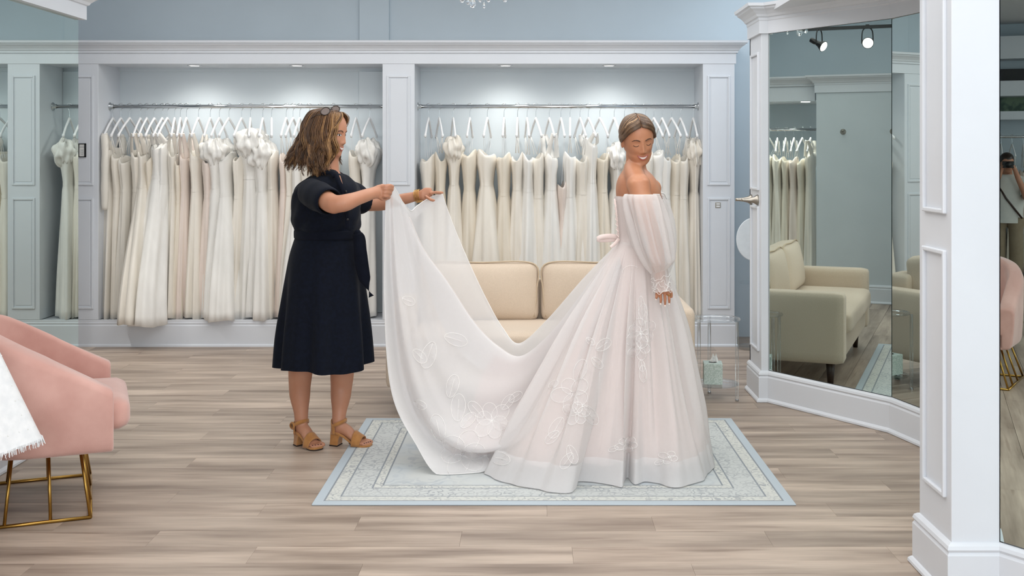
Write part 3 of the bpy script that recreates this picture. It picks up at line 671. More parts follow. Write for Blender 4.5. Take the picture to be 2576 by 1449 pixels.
def gown(x, y, ztop, style, tint, rng, wb, ww, wh, zhem, ang, A, B, label, group, yh=0.0, dep=.165, xh=0.0):
    """wb/ww/wh: half widths at bust, waist, hem as seen from the front; ang: turn of the shoulder line off the wall normal"""
    t = thing('wedding_gown', label, 'gown', (x, y, zhem), group)
    n = 56; ca, sa = math.cos(ang), math.sin(ang)
    ph = [rng.random() * 6.28 for _ in range(6)]; ks = [rng.choice((4, 5, 6)), rng.choice((7, 8, 9)), rng.choice((11, 13))]
    zw = ztop - rng.uniform(.28, .36); L = ztop - zhem
    zs = [ztop, ztop - .012, ztop - .05, ztop - .11, ztop - .18, (zw + ztop - .18) / 2, zw + .02, zw, zw - .05, zw - .12] + [zw - .12 - (zw - .12 - zhem) * k / 13 for k in range(1, 14)]
    mb = MB(); rows = []; face = rng.choice((-1, 1)); dip = rng.uniform(.02, .06) if style != 'puff' else .02
    for z in zs:
        u = (ztop - z) / L
        if z >= zw:
            s = (ztop - z) / (ztop - zw)
            if style == 'puff': hw = wb * (1.25 - .55 * s + .35 * math.sin(PI * min(1, s * 1.8)))
            else: hw = wb * (.86 + .22 * math.sin(PI * min(1, s * 1.7))) if s < .55 else wb * (.86 + .22 * math.sin(PI * min(1, .55 * 1.7))) * (1 - (s - .55) / .45) + ww * (s - .55) / .45
            hd = dep * (1 - .25 * sstep(.2, 1, s)); amp = .055 + .02 * math.sin(z * 40)
        else:
            s = (zw - z) / (zw - zhem)
            hw = ww + (wh - ww) * s ** .75; hd = dep * (.75 + .38 * s); amp = .05 + .20 * sstep(0, .8, s)
        row = []
        for j in range(n):
            a = 2 * PI * j / n; f = 1 + amp * (.5 * math.sin(ks[0] * a + ph[0]) + .35 * math.sin(ks[1] * a + ph[1] + 1.2 * u) + .22 * math.sin(ks[2] * a + ph[2]))
            px_, py_ = hw * math.cos(a) * f, hd * math.sin(a) * f
            zz = z
            if z > ztop - .12:
                zz = z - (dip * math.sin(a) ** 2 + .035 * (1 - face * math.cos(a)) * .5 - .014 * abs(math.sin(2 * a)) * (face * math.cos(a) > 0)) * ((z - (ztop - .12)) / .12) ** 1.5
            if z == zs[-1]: zz = z + .010 * math.sin(3 * a + ph[3])
            if z == zs[0]: px_ *= .93; py_ *= .93
            k2 = sstep(0, 1, max(0, u)) 
            row.append((x + px_ * ca + py_ * sa + xh * k2, y - px_ * sa * -1 * 0 + py_ * ca - px_ * sa + yh * k2, zz))
        rows.append(row)
    top = rows[0]; tc_ = sum((Vector(p) for p in top), Vector()) / n
    inner = [[tuple(tc_.lerp(Vector(p), k_) + Vector((0, 0, Vector(p).z - tc_.z)) * 0 - Vector((0, 0, dz_)) + Vector((0, 0, (Vector(p).z - tc_.z) * (1 - k_)))) for p in top] for k_, dz_ in ((.90, .004), (.80, .05), (.66, .12))][::-1]
    rows = inner + rows
    mb.grid(rows, True, True, True)
    body = mb.build('gown_body', GM[tint], t, True)
    MB().grid([[((p[0] - x) * 1.03 + x, (p[1] - y) * 1.03 + y, zz) for p in rows[10]] for zz in (zw - .014, zw + .014)], True).build('waist_band', GM[tint], t, True)
    near = Vector((x - dep * .8 * -sa * -1, y - dep * .8, ztop)); 
    for e, s in ((A, -1), (B, 1)):
        b0 = Vector((x + s * dep * .78 * sa, y + s * dep * .78 * ca, ztop - .01))
        if style == 'strap':
            for o in (-.012, .012):
                MB().tube([b0 + Vector((o, 0, 0)), (b0 + e) / 2 + Vector((o * .6, 0, 0)), e + Vector((0, 0, .006))], .0028, 6).build('strap', M_strap, t, True)
        elif style == 'strapless':
            for o in (-.010, .010):
                MB().tube([b0 + Vector((o, 0, -.02)), e + Vector((o * .3, 0, .004))], .0012, 5).build('hanging_loop', M_white_plastic, t)
        elif style in ('wide', 'sleeve'):
            for o in (-1, 1):
                c0 = b0 + Vector((o * wb * .66, s * -.03, -.035)); c1 = e + Vector((o * .010, 0, .008))
                ribbon([c0, c0.lerp(c1, .5) + Vector((o * wb * .06, 0, -.006)), c1], lambda u: .026 - .012 * u, GM[tint], t, 'shoulder_strap', Vector((o * .55, -.83, .1)).normalized(), .0025, 14)
        if False:
            rws = []
            for k in range(9):
                q = k / 8; c = b0.lerp(e, q) + Vector((0, 0, .014 * math.sin(PI * q))); w_ = wb * .85 * (1 - q) + .022 * q; d_ = .05 * (1 - q) + .018 * q
                rws.append([c + Vector((w_ * math.cos(2 * PI * j / 16), d_ * math.sin(2 * PI * j / 16), .006 * math.sin(4 * PI * j / 16))) for j in range(16)])
            MB().grid(rws, True, True, True).build('shoulder', GM[tint], t, True)
        if style == 'sleeve':
            if True:
                sl = [e + Vector((0, 0, 0)), e + Vector((.012, s * .012, -.10)), e + Vector((.010, s * .014, -.35)), e + Vector((.008, s * .012, -.60))]
                pts = cr(sl, 18)
                MB().tube(pts, [.022] + [.028 + .002 * math.sin(k * 1.3) for k in range(14)] + [.025, .022, .020], 14).build('sleeve', GM[tint], t, True)
        elif style == 'puff':
            c = Vector((x + s * .05 * sa, y + s * dep * .75, ztop - .035))
            mb2 = MB(); rws = []
            for i in range(25):
                th = PI * min(max(i / 24, .003), .997)
                rws.append([c + Vector((wb * 1.25 * math.sin(th) * math.cos(2 * PI * j / 44), .085 * math.sin(th) * math.sin(2 * PI * j / 44), -.095 * math.cos(th))) * 1.0 + Vector((wb * 1.25 * math.sin(th) * math.cos(2 * PI * j / 44), .085 * math.sin(th) * math.sin(2 * PI * j / 44), -.095 * math.cos(th))) * (.42 * mnoise.noise(Vector((1.9 * math.sin(th) * math.cos(2 * PI * j / 44) + ph[4] * 3, 1.9 * math.sin(th) * math.sin(2 * PI * j / 44) + ph[5], 1.5 * math.cos(th)))) + .16 * math.sin(9 * 2 * PI * j / 44 + ph[3] + 2 * th)) for j in range(44)])
            mb2.grid(rws, True, True, True).build('puff_sleeve', GM[tint], t, True)
            for o in (-.02, .02): MB().tube([b0 + Vector((o, 0, -.02)), e + Vector((o * .3, 0, .004))], .0012, 5).build('hanging_loop', M_white_plastic, t)
    return t

rng = random.Random(11)
# x pixel of the hook, near-arm shift (px), style, tint, top y px, bust half px, waist half px, hem half px, hem y px, forward shift
LEFT = [
 (284, -22, 'sleeve', 'g', 372, 17, 15, 19, 806, 0), (304, -24, 'strap', 'i', 385, 15, 14, 17, 806, .02), (326, -28, 'strap', 'g', 392, 15, 13, 17, 808, 0),
 (353, -18, 'wide', 'i', 378, 17, 15, 19, 806, .02), (369, -20, 'wide', 'i', 372, 15, 15, 30, 818, -.30), (388, -22, 'strap', 'c', 392, 13, 11, 20, 808, 0),
 (408, -22, 'wide', 'w', 352, 20, 21, 34, 822, -.30), (421, -24, 'wide', 'w', 352, 19, 17, 21, 810, -.22), (439, -8, 'wide', 'i', 372, 16, 13, 17, 806, -.05),
 (454, -9, 'strap', 'c', 398, 11, 10, 18, 806, 0), (469, -13, 'wide', 'b', 385, 13, 11, 19, 804, .03), (499, -17, 'wide', 'i', 380, 16, 14, 21, 806, -.05),
 (529, -15, 'strap', 'b', 392, 15, 12, 25, 806, 0), (552, -20, 'puff', 'w', 372, 24, 20, 29, 800, -.10), (576, -24, 'strapless', 'w', 382, 18, 17, 32, 808, -.18),
 (608, -19, 'strap', 'i', 384, 16, 14, 24, 806, 0), (630, -4, 'puff', 'w', 348, 26, 17, 24, 806, -.02), (661, -9, 'puff', 'w', 378, 22, 18, 33, 806, -.12),
 (683, 0, 'strapless', 'i', 380, 14, 13, 26, 806, .02), (720, -13, 'strap', 'b', 385, 14, 13, 19, 804, 0), (737, -18, 'strap', 'i', 384, 13, 12, 24, 806, -.05),
 (754, -14, 'strapless', 'w', 382, 15, 13, 22, 816, -.22), (777, -20, 'strap', 'i', 380, 15, 12, 20, 806, 0), (805, -14, 'wide', 'g', 374, 15, 13, 20, 806, 0),
 (838, -12, 'strapless', 'i', 384, 15, 13, 20, 806, .02), (896, -12, 'strapless', 'i', 378, 16, 15, 20, 806, .03), (930, -18, 'puff', 'w', 372, 19, 15, 22, 810, -.05)]
RIGHT = [
 (1078, -8, 'strapless', 'i', 388, 20, 13, 26, 806, 0), (1105, 8, 'strap', 'c', 382, 16, 12, 22, 806, .02), (1140, 5, 'puff', 'i', 362, 17, 14, 26, 806, -.02),
 (1182, -7, 'strapless', 'c', 376, 20, 14, 30, 806, .03), (1226, -9, 'strapless', 'i', 376, 24, 16, 42, 808, -.10), (1268, -3, 'strapless', 'c', 384, 18, 14, 30, 806, .03),
 (1302, -2, 'strap', 'i', 382, 16, 13, 26, 806, 0), (1326, 5, 'strap', 'w', 386, 15, 15, 30, 806, -.08), (1348, 14, 'strap', 'i', 385, 15, 14, 24, 806, .02),
 (1382, 12, 'wide', 'w', 384, 17, 15, 30, 806, -.05), (1411, 9, 'strapless', 'b', 452, 12, 10, 20, 806, .03), (1434, 0, 'strap', 'w', 382, 17, 15, 34, 806, -.05), (1459, 14, 'strap', 'i', 386, 18, 16, 32, 806, .02),
 (1480, 18, 'wide', 'w', 350, 17, 15, 28, 806, -.06), (1509, 20, 'strapless', 'c', 386, 14, 13, 24, 806, .03), (1545, 16, 'puff', 'w', 384, 14, 14, 24, 806, 0),
 (1571, 8, 'strapless', 'i', 388, 16, 14, 24, 806, .02), (1595, 6, 'strap', 'w', 384, 15, 14, 22, 806, 0), (1624, 16, 'strapless', 'i', 382, 15, 14, 22, 806, .02), (1645, 22, 'strapless', 'w', 378, 20, 16, 26, 806, -.05),
 (1666, 18, 'strap', 'w', 384, 17, 16, 26, 806, .0), (1690, 22, 'strap', 'c', 388, 16, 13, 20, 806, .03), (1712, 16, 'strap', 'g', 390, 17, 14, 20, 806, 0), (1744, 10, 'puff', 'i', 372, 14, 13, 18, 806, .02)]
ks_ = RY / F
ORD += ['twenty-eighth']
def run_rail(data, side):
    for k, (px, dpx, style, tint, yt, wb, ww, wh, yh_, fwd) in enumerate(data):
        x = (px - CX) * ks_; dx = (dpx - (px - CX) * .0214) * ks_; wh *= 1.28 if side == 'right' else 1.18
        g = 'gowns on the %s rail' % side
        hl, A, B = hanger(x, RY, dx, RZ + .002, 'white hanger, %s from the left on the %s rail' % (ORD[k], side), 'hangers on the %s rail' % side, big=False)
        s = ks_; zt = H - (yt - CY) * s; xg = dx * .25; zh = max(.216, H - (yh_ - CY) * (8.86 / F))
        if fwd < -.15: zh = H - (yh_ - CY) * (RY + fwd - .16) / F; zh = max(zh, .2115 if fwd > -.2 else .19)
        lab = '%s %s gown, %s from the left on the %s rail' % (CNAME[tint], SNAME[style], ORD[k], side)
        gown(x + dx * .25, RY, zt, style, tint, rng, wb * s, ww * s, wh * s, max(zh, .2125) if fwd > -.15 else zh, math.atan2(-dx * .45, .19), A, B, lab, g, fwd if fwd < -.15 else fwd * .6, xh=rng.uniform(-.02, .02))
run_rail(LEFT, 'left'); run_rail(RIGHT, 'right')

# gowns of the side bay (seen in the mirror): turned a quarter, copies of closet gowns
src = [o for o in bpy.data.objects if o.name.startswith('wedding_gown')]
hs = [o for o in bpy.data.objects if o.name.startswith('coat_hanger')]
SB = [(3, 7.36), (9, 7.45), (12, 7.54), (5, 7.63), (15, 7.72), (18, 7.81), (1, 7.90), (22, 7.99), (27, 8.08), (30, 8.17)]
for k, (i, y_) in enumerate(SB):
    a, b_ = (src[i], hs[i])
    for o, dz in ((a, 0.0), (b_, 1.802 - RZ)):
        c = copy_tree(o); base = Vector(o.location)
        rel = Vector((0, 0, 0)) if o is b_ else Vector((a.location.x - b_.location.x, 0, 0))
        c.rotation_euler = (0, 0, PI / 2); zz = base.z + dz if o is b_ else base.z - (RZ + .002 - 1.802) + 0.0
        if o is a: zz = max(.203, zz)
        c.location = (-4.1, y_ + rel.x, zz)
        if o is a: c['label'] = 'gown in the side bay seen in the mirror, %s counting from the grey partition' % ORD[k]; c['group'] = 'gowns in the side bay'
        else: c['label'] = 'hanger in the side bay seen in the mirror, %s counting from the grey partition' % ORD[k]; c['group'] = 'hangers in the side bay'

# ---------------------------------------------------------------- white gown hanging at the left edge, on a slim stand
st = thing('garment_stand', 'slim brass garment stand at the left edge holding a white gown', 'stand', (-2.62, 4.27, 0))
SX, SY = -2.42, 4.22
MB().lathe([(.001, 0), (.13, 0), (.13, .012), (.02, .02), (.001, .02)], (SX, SY, 0), 28).build('base', M_gold, st, True)
MB().tube([(SX, SY, .015), (SX, SY, 1.74)], .010, 12).build('pole', M_gold, st, True)
MB().tube(cr([(SX, SY, 1.72), (SX + .03, SY, 1.78), (SX + .07, SY, 1.77), (SX + .08, SY, 1.73)], 16), .007, 10).build('arm', M_gold, st, True)
M_sparkle = mat('white_beaded_satin', (238, 239, 240), .5, col2=(228, 230, 232), nscale=30, bump=.15, bscale=260)
eg = thing('wedding_gown', 'white gown with a fringed hem hanging at the left edge, over the near pink chair', 'gown', (SX, SY, .4))
rows = []
for k in range(22):
    u = k / 21; z = 1.56 - u * 1.145; r_ = .10 + .43 * max(0, (u - .15) / .85) ** 1.0 + (.06 * (1 - u / .15) if u < .15 else 0)
    rows.append([(SX + r_ * math.cos(a) * (1 + .035 * u * math.sin(7 * a)) * 1.0, SY + r_ * .50 * math.sin(a) * (1 + .05 * u * math.sin(5 * a + 1)), z + .02 * u * math.sin(a + .6)) for a in [2 * PI * j / 96 for j in range(96)]])
MB().grid(rows, True).build('gown_body', M_sparkle, eg, True)
fr = MB(); rf = random.Random(3)
for j in range(420):
    p = Vector(rows[-1][j % 96]).lerp(Vector(rows[-1][(j + 1) % 96]), rf.random()); fr.tube([p + Vector((0, 0, .008)), p + Vector((rf.uniform(-.012, .012), rf.uniform(-.012, .012), -.018))], [.0022, .0008], 4)
f_ = fr.build('hem_fringe', M_sparkle, eg); f_['kind'] = 'stuff'
bd = MB()
for j in range(260):
    k = rf.randrange(3, 21); i = rf.randrange(96); bd.ell(Vector(rows[k][i]), (.003, .003, .003), nu=5, nv=4)
b2 = bd.build('beads', M_paper, eg); b2['kind'] = 'stuff'
hl, A, B = hanger(SX + .08, SY, .19, 1.735, 'white hanger on the slim brass stand at the left edge', 'hanger on the stand', dy=.02)
hl.pop('group', None)

# ---------------------------------------------------------------- far left of the salon, seen in the mirror at the right edge
rk = thing('garment_rack', 'black garment rack of white dresses seen in the mirror at the right edge', 'rack', (-9.6, 3.1, 0))
MB().tube([(-9.6, 2.0, 1.75), (-9.6, 4.3, 1.75)], .016, 10).build('rail', M_chrome, rk, True)
for y_ in (2.0, 4.3): MB().tube([(-9.6, y_, 0), (-9.6, y_, 1.76)], .016, 10).build('upright', M_black, rk, True); MB().box((-9.85, y_ - .02, 0), (-9.35, y_ + .02, .03)).build('foot', M_black, rk)
sh = thing('wall_shelf', 'white wall shelf with crown above the garment rack, seen in the mirror', 'shelf', (-10.5, 3.1, 2.0))
MB().box((-10.7, 1.6, 1.99), (-10.25, 4.6, 2.10)).build('board', M_trim, sh); MB().box((-10.7, 1.6, 2.30), (-10.2, 4.6, 2.50)).build('fascia', M_trim, sh)
MB().box((-10.7, 1.6, 2.10), (-10.62, 4.6, 2.30)).build('green_transom', mat('leafy_view', (120, 140, 116), .6, col2=(70, 92, 80), nscale=9, lo=.4, hi=.6), sh); MB().box((-10.7, 1.6, 2.50), (-10.55, 4.6, 2.68)).build('dark_slot', M_black, sh); MB().box((-10.7, 1.6, 2.80), (-10.3, 4.6, 3.10)).build('upper_fascia', M_trim, sh)
for k, y_ in enumerate([2.15 + .13 * q for q in range(16)]):
    i = (k * 3 + 1) % 26
    for o in (src[i], hs[i]):
        c = copy_tree(o); dz = (1.752 - RZ) if o is hs[i] else -(RZ + .002 - 1.752)
        c.location = (-9.6, y_ + (src[i].location.x - hs[i].location.x if o is src[i] else 0), o.location.z + (dz if o is hs[i] else dz)); c.rotation_euler = (0, 0, PI / 2)
        nm = 'white dress' if o is src[i] else 'hanger'
        c['label'] = '%s on the far rack in the right-edge mirror, %s from the near end' % (nm, ORD[k]); c['group'] = nm.replace('dress', 'dresse') + 's on the far rack'
# ---------------------------------------------------------------- people
def skin_mat(name, c, c2):
    m = mat(name, c, .48, col2=c2, nscale=9, bump=.04, bscale=400)
    b = m.node_tree.nodes['Principled BSDF']; b.inputs['Subsurface Weight'].default_value = .12; b.inputs['Subsurface Radius'].default_value = (.012, .005, .003); b.inputs['Subsurface Scale'].default_value = .6
    return m
M_skin1 = skin_mat('fair_skin', (190, 137, 109), (180, 126, 98)); M_skin2 = skin_mat('tanned_skin', (192, 135, 102), (181, 122, 90))
M_lip1 = mat('lips_rose', (170, 92, 82), .4); M_teeth = mat('teeth', (240, 234, 226), .25); M_eyew = mat('eye_white', (232, 228, 224), .2); M_iris = mat('iris_dark', (44, 30, 22), .2)
M_brow = mat('brow_hair', (84, 56, 38), .7); M_lash = mat('lash', (40, 26, 20), .6); M_crease = mat('lid_crease_skin', (150, 98, 70), .6); M_mouth = mat('mouth_inside', (96, 40, 36), .6)

def hair_mat(name, dark, midc, light_, rough=.42):
    m = bpy.data.materials.new(name); m.use_nodes = True; nt = m.node_tree; b = nt.nodes['Principled BSDF']; b.inputs['Roughness'].default_value = rough; b.inputs['Specular IOR Level'].default_value = .5
    at = nt.nodes.new('ShaderNodeAttribute'); at.attribute_name = 'tone'; tc = nt.nodes.new('ShaderNodeTexCoord')
    nz = nt.nodes.new('ShaderNodeTexNoise'); nz.inputs['Scale'].default_value = 45; nz.inputs['Detail'].default_value = 4; nt.links.new(tc.outputs['Object'], nz.inputs['Vector'])
    ad = nt.nodes.new('ShaderNodeMath'); ad.operation = 'MULTIPLY_ADD'; ad.inputs[1].default_value = .5; nt.links.new(nz.outputs['Fac'], ad.inputs[0]); nt.links.new(at.outputs['Fac'], ad.inputs[2])
    rp = nt.nodes.new('ShaderNodeValToRGB'); e = rp.color_ramp.elements; e[0].position = .25; e[0].color = lin(dark); e[1].position = 1.1 if False else 1.0; e[1].color = lin(light_); q = e.new(.62); q.color = lin(midc)
    nt.links.new(ad.outputs[0], rp.inputs[0]); nt.links.new(rp.outputs[0], b.inputs['Base Color']); return m
M_hair1 = hair_mat('chestnut_waves', (50, 32, 20), (104, 72, 44), (176, 134, 84)); M_hair2 = hair_mat('dark_blonde', (58, 40, 28), (96, 70, 48), (168, 132, 92))

class Hair(MB):
    def __init__(s): super().__init__(); s.tone = []
    def lock(s, pts, r, tone, n=6, flat=.45):
        k0 = len(s.v); k = len(pts)
        rr = [r * (0.55 + .45 * min(1, i / (k * .15))) * (1 - .75 * max(0, (i / (k - 1) - .6) / .4) ** 1.3) for i in range(k)]
        s.tube(pts, [(a, a * flat) for a in rr], n); s.tone += [tone] * (len(s.v) - k0)
    def build(s, name, m, parent):
        o = super().build(name, m, parent, True)
        at = o.data.attributes.new('tone', 'FLOAT', 'POINT'); at.data.foreach_set('value', s.tone + [.3] * (len(s.v) - len(s.tone))); return o

# a head is one lofted surface; features are smooth bumps of the front
HZ = [(-.1180, .006, -.060, -.040), (-.1165, .020, -.071, -.026), (-.108, .033, -.0775, -.004), (-.094, .0445, -.0785, .022), (-.074, .0555, -.0800, .052), (-.048, .0645, -.0815, .084), (-.020, .0705, -.0830, .104), (.010, .0745, -.0845, .113), (.040, .0755, -.0840, .115), (.068, .0715, -.0760, .109), (.092, .0600, -.0600, .092), (.108, .0420, -.0380, .066), (.116, .0230, -.0130, .040), (.1185, .006, .008, .022)]
def _hz(z):
    z = min(max(z, HZ[0][0]), HZ[-1][0])
    for i in range(len(HZ) - 1):
        if z <= HZ[i + 1][0]: break
    p = [HZ[max(0, i - 1)], HZ[i], HZ[i + 1], HZ[min(len(HZ) - 1, i + 2)]]; t = (z - HZ[i][0]) / (HZ[i + 1][0] - HZ[i][0]); o = []
    for k in (1, 2, 3):
        a, b, c, d = (q[k] for q in p); m1 = (c - a) / max(1e-6, p[2][0] - p[0][0]) * (HZ[i + 1][0] - HZ[i][0]); m2 = (d - b) / max(1e-6, p[3][0] - p[1][0]) * (HZ[i + 1][0] - HZ[i][0])
        o.append((2 * t ** 3 - 3 * t * t + 1) * b + (t ** 3 - 2 * t * t + t) * m1 + (-2 * t ** 3 + 3 * t * t) * c + (t ** 3 - t * t) * m2)
    return o
def _g(x, z, cx, cz, sx, sz): return math.exp(-((x - cx) / sx) ** 2 - ((z - cz) / sz) ** 2)
NOSE = [(.034, .0, .010), (.020, .0035, .0075), (.008, .0065, .0070), (-.008, .0115, .0075), (-.022, .0165, .0085), (-.032, .0200, .0098), (-.038, .0205, .0110), (-.043, .0150, .0115), (-.0475, .0050, .011), (-.053, 0, .011)]
def face_bump(x, z):
    d = 0.0; ax = abs(x)
    for (z1, a1, s1), (z0, a0, s0) in zip(NOSE, NOSE[1:]):
        if z0 <= z <= z1:
            t = (z - z0) / (z1 - z0); d += (a0 + (a1 - a0) * t) * math.exp(-(x / (s0 + (s1 - s0) * t)) ** 2)
    d += .0060 * _g(ax, z, .0125, -.0405, .0060, .0060) - .0065 * _g(ax, z, .0300, .0040, .0150, .0100) + .0042 * _g(ax, z, .0310, .0000, .0120, .0070)
    d += .0030 * _g(ax, z, .0280, .0210, .0180, .0070) + .0055 * _g(ax, z, .0400, -.0300, .0200, .0170) - .0022 * _g(ax, z, .0330, -.0560, .0080, .0150)
    d += .0045 * _g(x, z, 0, -.0680, .0260, .0160) - .0030 * _g(x, z, 0, -.0890, .0200, .0050) + .0045 * _g(x, z, 0, -.1040, .0170, .0110)
    return d
def head_y(x, z):
    hw, yf, yb = _hz(z); yc = .02 if z > -.06 else (yf + yb) / 2
    return yc + (yf - yc) * max(0, 1 - (abs(x) / hw) ** 2.35) ** (1 / 2.35) - face_bump(x, z)
def head_parts(mb, M):
    zs = [-.118 + .2365 * (1 - math.cos(PI * i / 74)) / 2 for i in range(75)]; rows = []
    for z in zs:
        hw, yf, yb = _hz(z); yc = .02 if z > -.06 else (yf + yb) / 2; r = []
        for j in range(112):
            a = 2 * PI * j / 112; s, c = math.sin(a), math.cos(a); e = 2 / 2.35
            x = hw * math.copysign(abs(s) ** e, s); y = yc + ((yf - yc) if c > 0 else (yb - yc)) * abs(c) ** e
            if c > 0: y -= face_bump(x, z) * sstep(0, .35, c)
            r.append(M @ Vector((x, y, z)))
        rows.append(r)
    mb.grid(rows, True, True, True)
    for s in (-1, 1):
        mb.ell((s * .0765, .016, -.014), (.0065, .016, .029), M, 20, 12); mb.ell((s * .0735, .011, -.014), (.006, .011, .020), M, 16, 10)

def limb(mb, pts, rad, n=18, k=14):
    P_ = [Vector(p) for p in pts]; q = cr(P_, k)
    cum = [0]
    for i in range(len(P_) - 1): cum.append(cum[-1] + (P_[i + 1] - P_[i]).length)
    rr = []
    for i in range(k):
        d = cum[-1] * i / (k - 1); j = 0
        while j < len(P_) - 2 and cum[j + 1] < d: j += 1
        t = (d - cum[j]) / (cum[j + 1] - cum[j]); a, b_ = rad[j], rad[j + 1]
        if not isinstance(a, tuple): a = (a, a)
        if not isinstance(b_, tuple): b_ = (b_, b_)
        t = t * t * (3 - 2 * t); rr.append((a[0] + (b_[0] - a[0]) * t, a[1] + (b_[1] - a[1]) * t))
    mb.tube(q, rr, n)

def rings(mb, data, n=32, k=3):                       # stacked ellipses (cx, cy, z, rx, ry[, yaw])
    rows = []
    for cx0, cy0, z, rx, ry, *yw in data:
        a0 = yw[0] if yw else 0
        rows.append([Vector((cx0 + rx * math.cos(a) * math.cos(a0) - ry * math.sin(a) * math.sin(a0), cy0 + rx * math.cos(a) * math.sin(a0) + ry * math.sin(a) * math.cos(a0), z)) for a in [2 * PI * j / n for j in range(n)]])
    dense = []
    cols = [cr([r_[j] for r_ in rows], (len(rows) - 1) * k + 1) for j in range(n)]
    for i in range((len(rows) - 1) * k + 1): dense.append([cols[j][i] for j in range(n)])
    mb.grid(dense, True, True, True); return dense

def fuse(mb, name, m, parent, voxel=.0042, weight=None, iters=24):
    """one watertight skin from overlapping volumes; weight(co) in 0..1 says how far a place is smoothed"""
    import numpy as np
    me = bpy.data.meshes.new(name); me.from_pydata(mb.v, [], mb.f); me.validate(); me.update()
    bm = bmesh.new(); bm.from_mesh(me); bmesh.ops.recalc_face_normals(bm, faces=bm.faces); bm.to_mesh(me); bm.free()
    tmp = bpy.data.objects.new('tmp_body', me); COL.objects.link(tmp)
    r = tmp.modifiers.new('r', 'REMESH'); r.mode = 'VOXEL'; r.voxel_size = voxel
    dg = bpy.context.evaluated_depsgraph_get(); ev = tmp.evaluated_get(dg); out = bpy.data.meshes.new_from_object(ev)
    bpy.data.objects.remove(tmp); bpy.data.meshes.remove(me); out.name = name
    n = len(out.vertices); co = np.empty(n * 3); out.vertices.foreach_get('co', co); co = co.reshape(-1, 3)
    ed = np.empty(len(out.edges) * 2, dtype=np.int64); out.edges.foreach_get('vertices', ed); ed = ed.reshape(-1, 2)
    deg = np.bincount(ed.ravel(), minlength=n)[:, None].astype(float); wv = np.array([weight(p) for p in co])[:, None] if weight else np.full((n, 1), .2)
    for it in range(iters):
        acc = np.zeros_like(co)
        for k in range(3): acc[:, k] = np.bincount(ed[:, 0], co[ed[:, 1], k], n) + np.bincount(ed[:, 1], co[ed[:, 0], k], n)
        on = (wv * iters > it); co = np.where(on, co + .5 * (acc / deg - co), co)
    out.vertices.foreach_set('co', co.ravel()); out.update()
    out.materials.clear(); out.materials.append(m); out.polygons.foreach_set('use_smooth', [True] * len(out.polygons))
    o = bpy.data.objects.new(name, out); COL.objects.link(o)
    if parent is not None: attach(o, parent)
    return o

def finger(mb, pts, r=.0085): limb(mb, pts, [r * 1.05] + [r] * (len(pts) - 2) + [r * .78], 10, 10)

# ============================ the assistant in the navy dress ============================
WY = 5.75
woman = thing('person', 'woman in a navy belted midi dress and tan block heel sandals lifting the gown train', 'person', (-1.07, WY, 0))
W = lambda px, py, Y=WY: P(px, py, Y)
hb = MB()
hc = W(829, 335); MW = Matrix.Translation(hc) @ Matrix.Rotation(math.radians(71), 4, 'Z') @ Matrix.Rotation(math.radians(9), 4, 'X')
head_parts(hb, MW)
limb(hb, [W(822, 355), W(827, 405), W(822, 445)], [.052, .052, .066])
sW = lambda px: (px - CX) * WY / F
zW = lambda py: H - (py - CY) * WY / F
def tr_(y, xl, xr, hy, cy=WY, shrink=.012): return (sW((xl + xr) / 2), cy, zW(y), (xr - xl) / 2 * WY / F - shrink, hy - shrink)
rings(hb, [tr_(435, 796, 862, .075), tr_(449, 782, 876, .12), tr_(466, 762, 890, .16), tr_(500, 748, 898, .17), tr_(545, 742, 900, .17), tr_(590, 752, 893, .15), tr_(650, 740, 895, .17), tr_(720, 735, 905, .19)])
# chest in the open collar
limb(hb, [W(838, 440, 5.68), W(858, 470, 5.66)], [.03, .02])
# arms
limb(hb, [W(786, 480, 5.58), W(806, 492, 5.48), W(830, 510, 5.37), W(848, 516, 5.34)], [.052, .050, .048, .046])
limb(hb, [W(836, 514, 5.35), W(866, 511, 5.34), W(905, 497, 5.39), W(938, 486, 5.45), W(952, 482, 5.47)], [(.047, .044), (.046, .043), (.036, .034), (.027, .031), (.024, .032)])
limb(hb, [W(866, 482, 5.90), W(892, 494, 5.97), W(922, 512, 6.02)], [.050, .048, .045])
limb(hb, [W(918, 512, 6.02), W(960, 512, 6.02), W(1010, 502, 6.0), W(1050, 493, 5.98), W(1066, 490, 5.97)], [(.044, .042), (.042, .040), (.032, .032), (.024, .027), (.022, .03)])
# near hand: pinching the hem
limb(hb, [W(948, 482, 5.47), W(962, 481, 5.48), W(968, 482, 5.485)], [(.026, .034), (.020, .037), (.015, .034)])
for k, (y0, y1, x1) in enumerate(((470, 466, 988), (478, 474, 987), (486, 484, 983), (493, 494, 979))):
    finger(hb, [W(958, y0, 5.47), W(966, (y0 + y1) / 2, 5.455), W((966 + x1) / 2 + 1, y1, 5.46), W(x1, y1 + 3, 5.50), W(x1 - 5, y1 + 5, 5.53)], .0088)
finger(hb, [W(952, 496, 5.46), W(962, 501, 5.47), W(972, 500, 5.50), W(978, 496, 5.53)], .0095)
# far hand: palm down over the hem
limb(hb, [W(1062, 490, 5.97), W(1074, 489, 5.965), W(1086, 489, 5.96)], [(.022, .034), (.016, .038), (.012, .036)])
for k, (oy, x1, y1) in enumerate(((-.028, 1116, 485), (-.010, 1113, 486), (.010, 1110, 487), (.028, 1104, 488))):
    finger(hb, [W(1082, 488, 5.96 + oy), W(1094, 484, 5.955 + oy), W(1106, y1 - 1, 5.95 + oy), W(x1, y1, 5.945 + oy)], .0082)
finger(hb, [W(1070, 493, 5.93), W(1080, 500, 5.90), W(1088, 504, 5.89), W(1094, 503, 5.895)], .009)
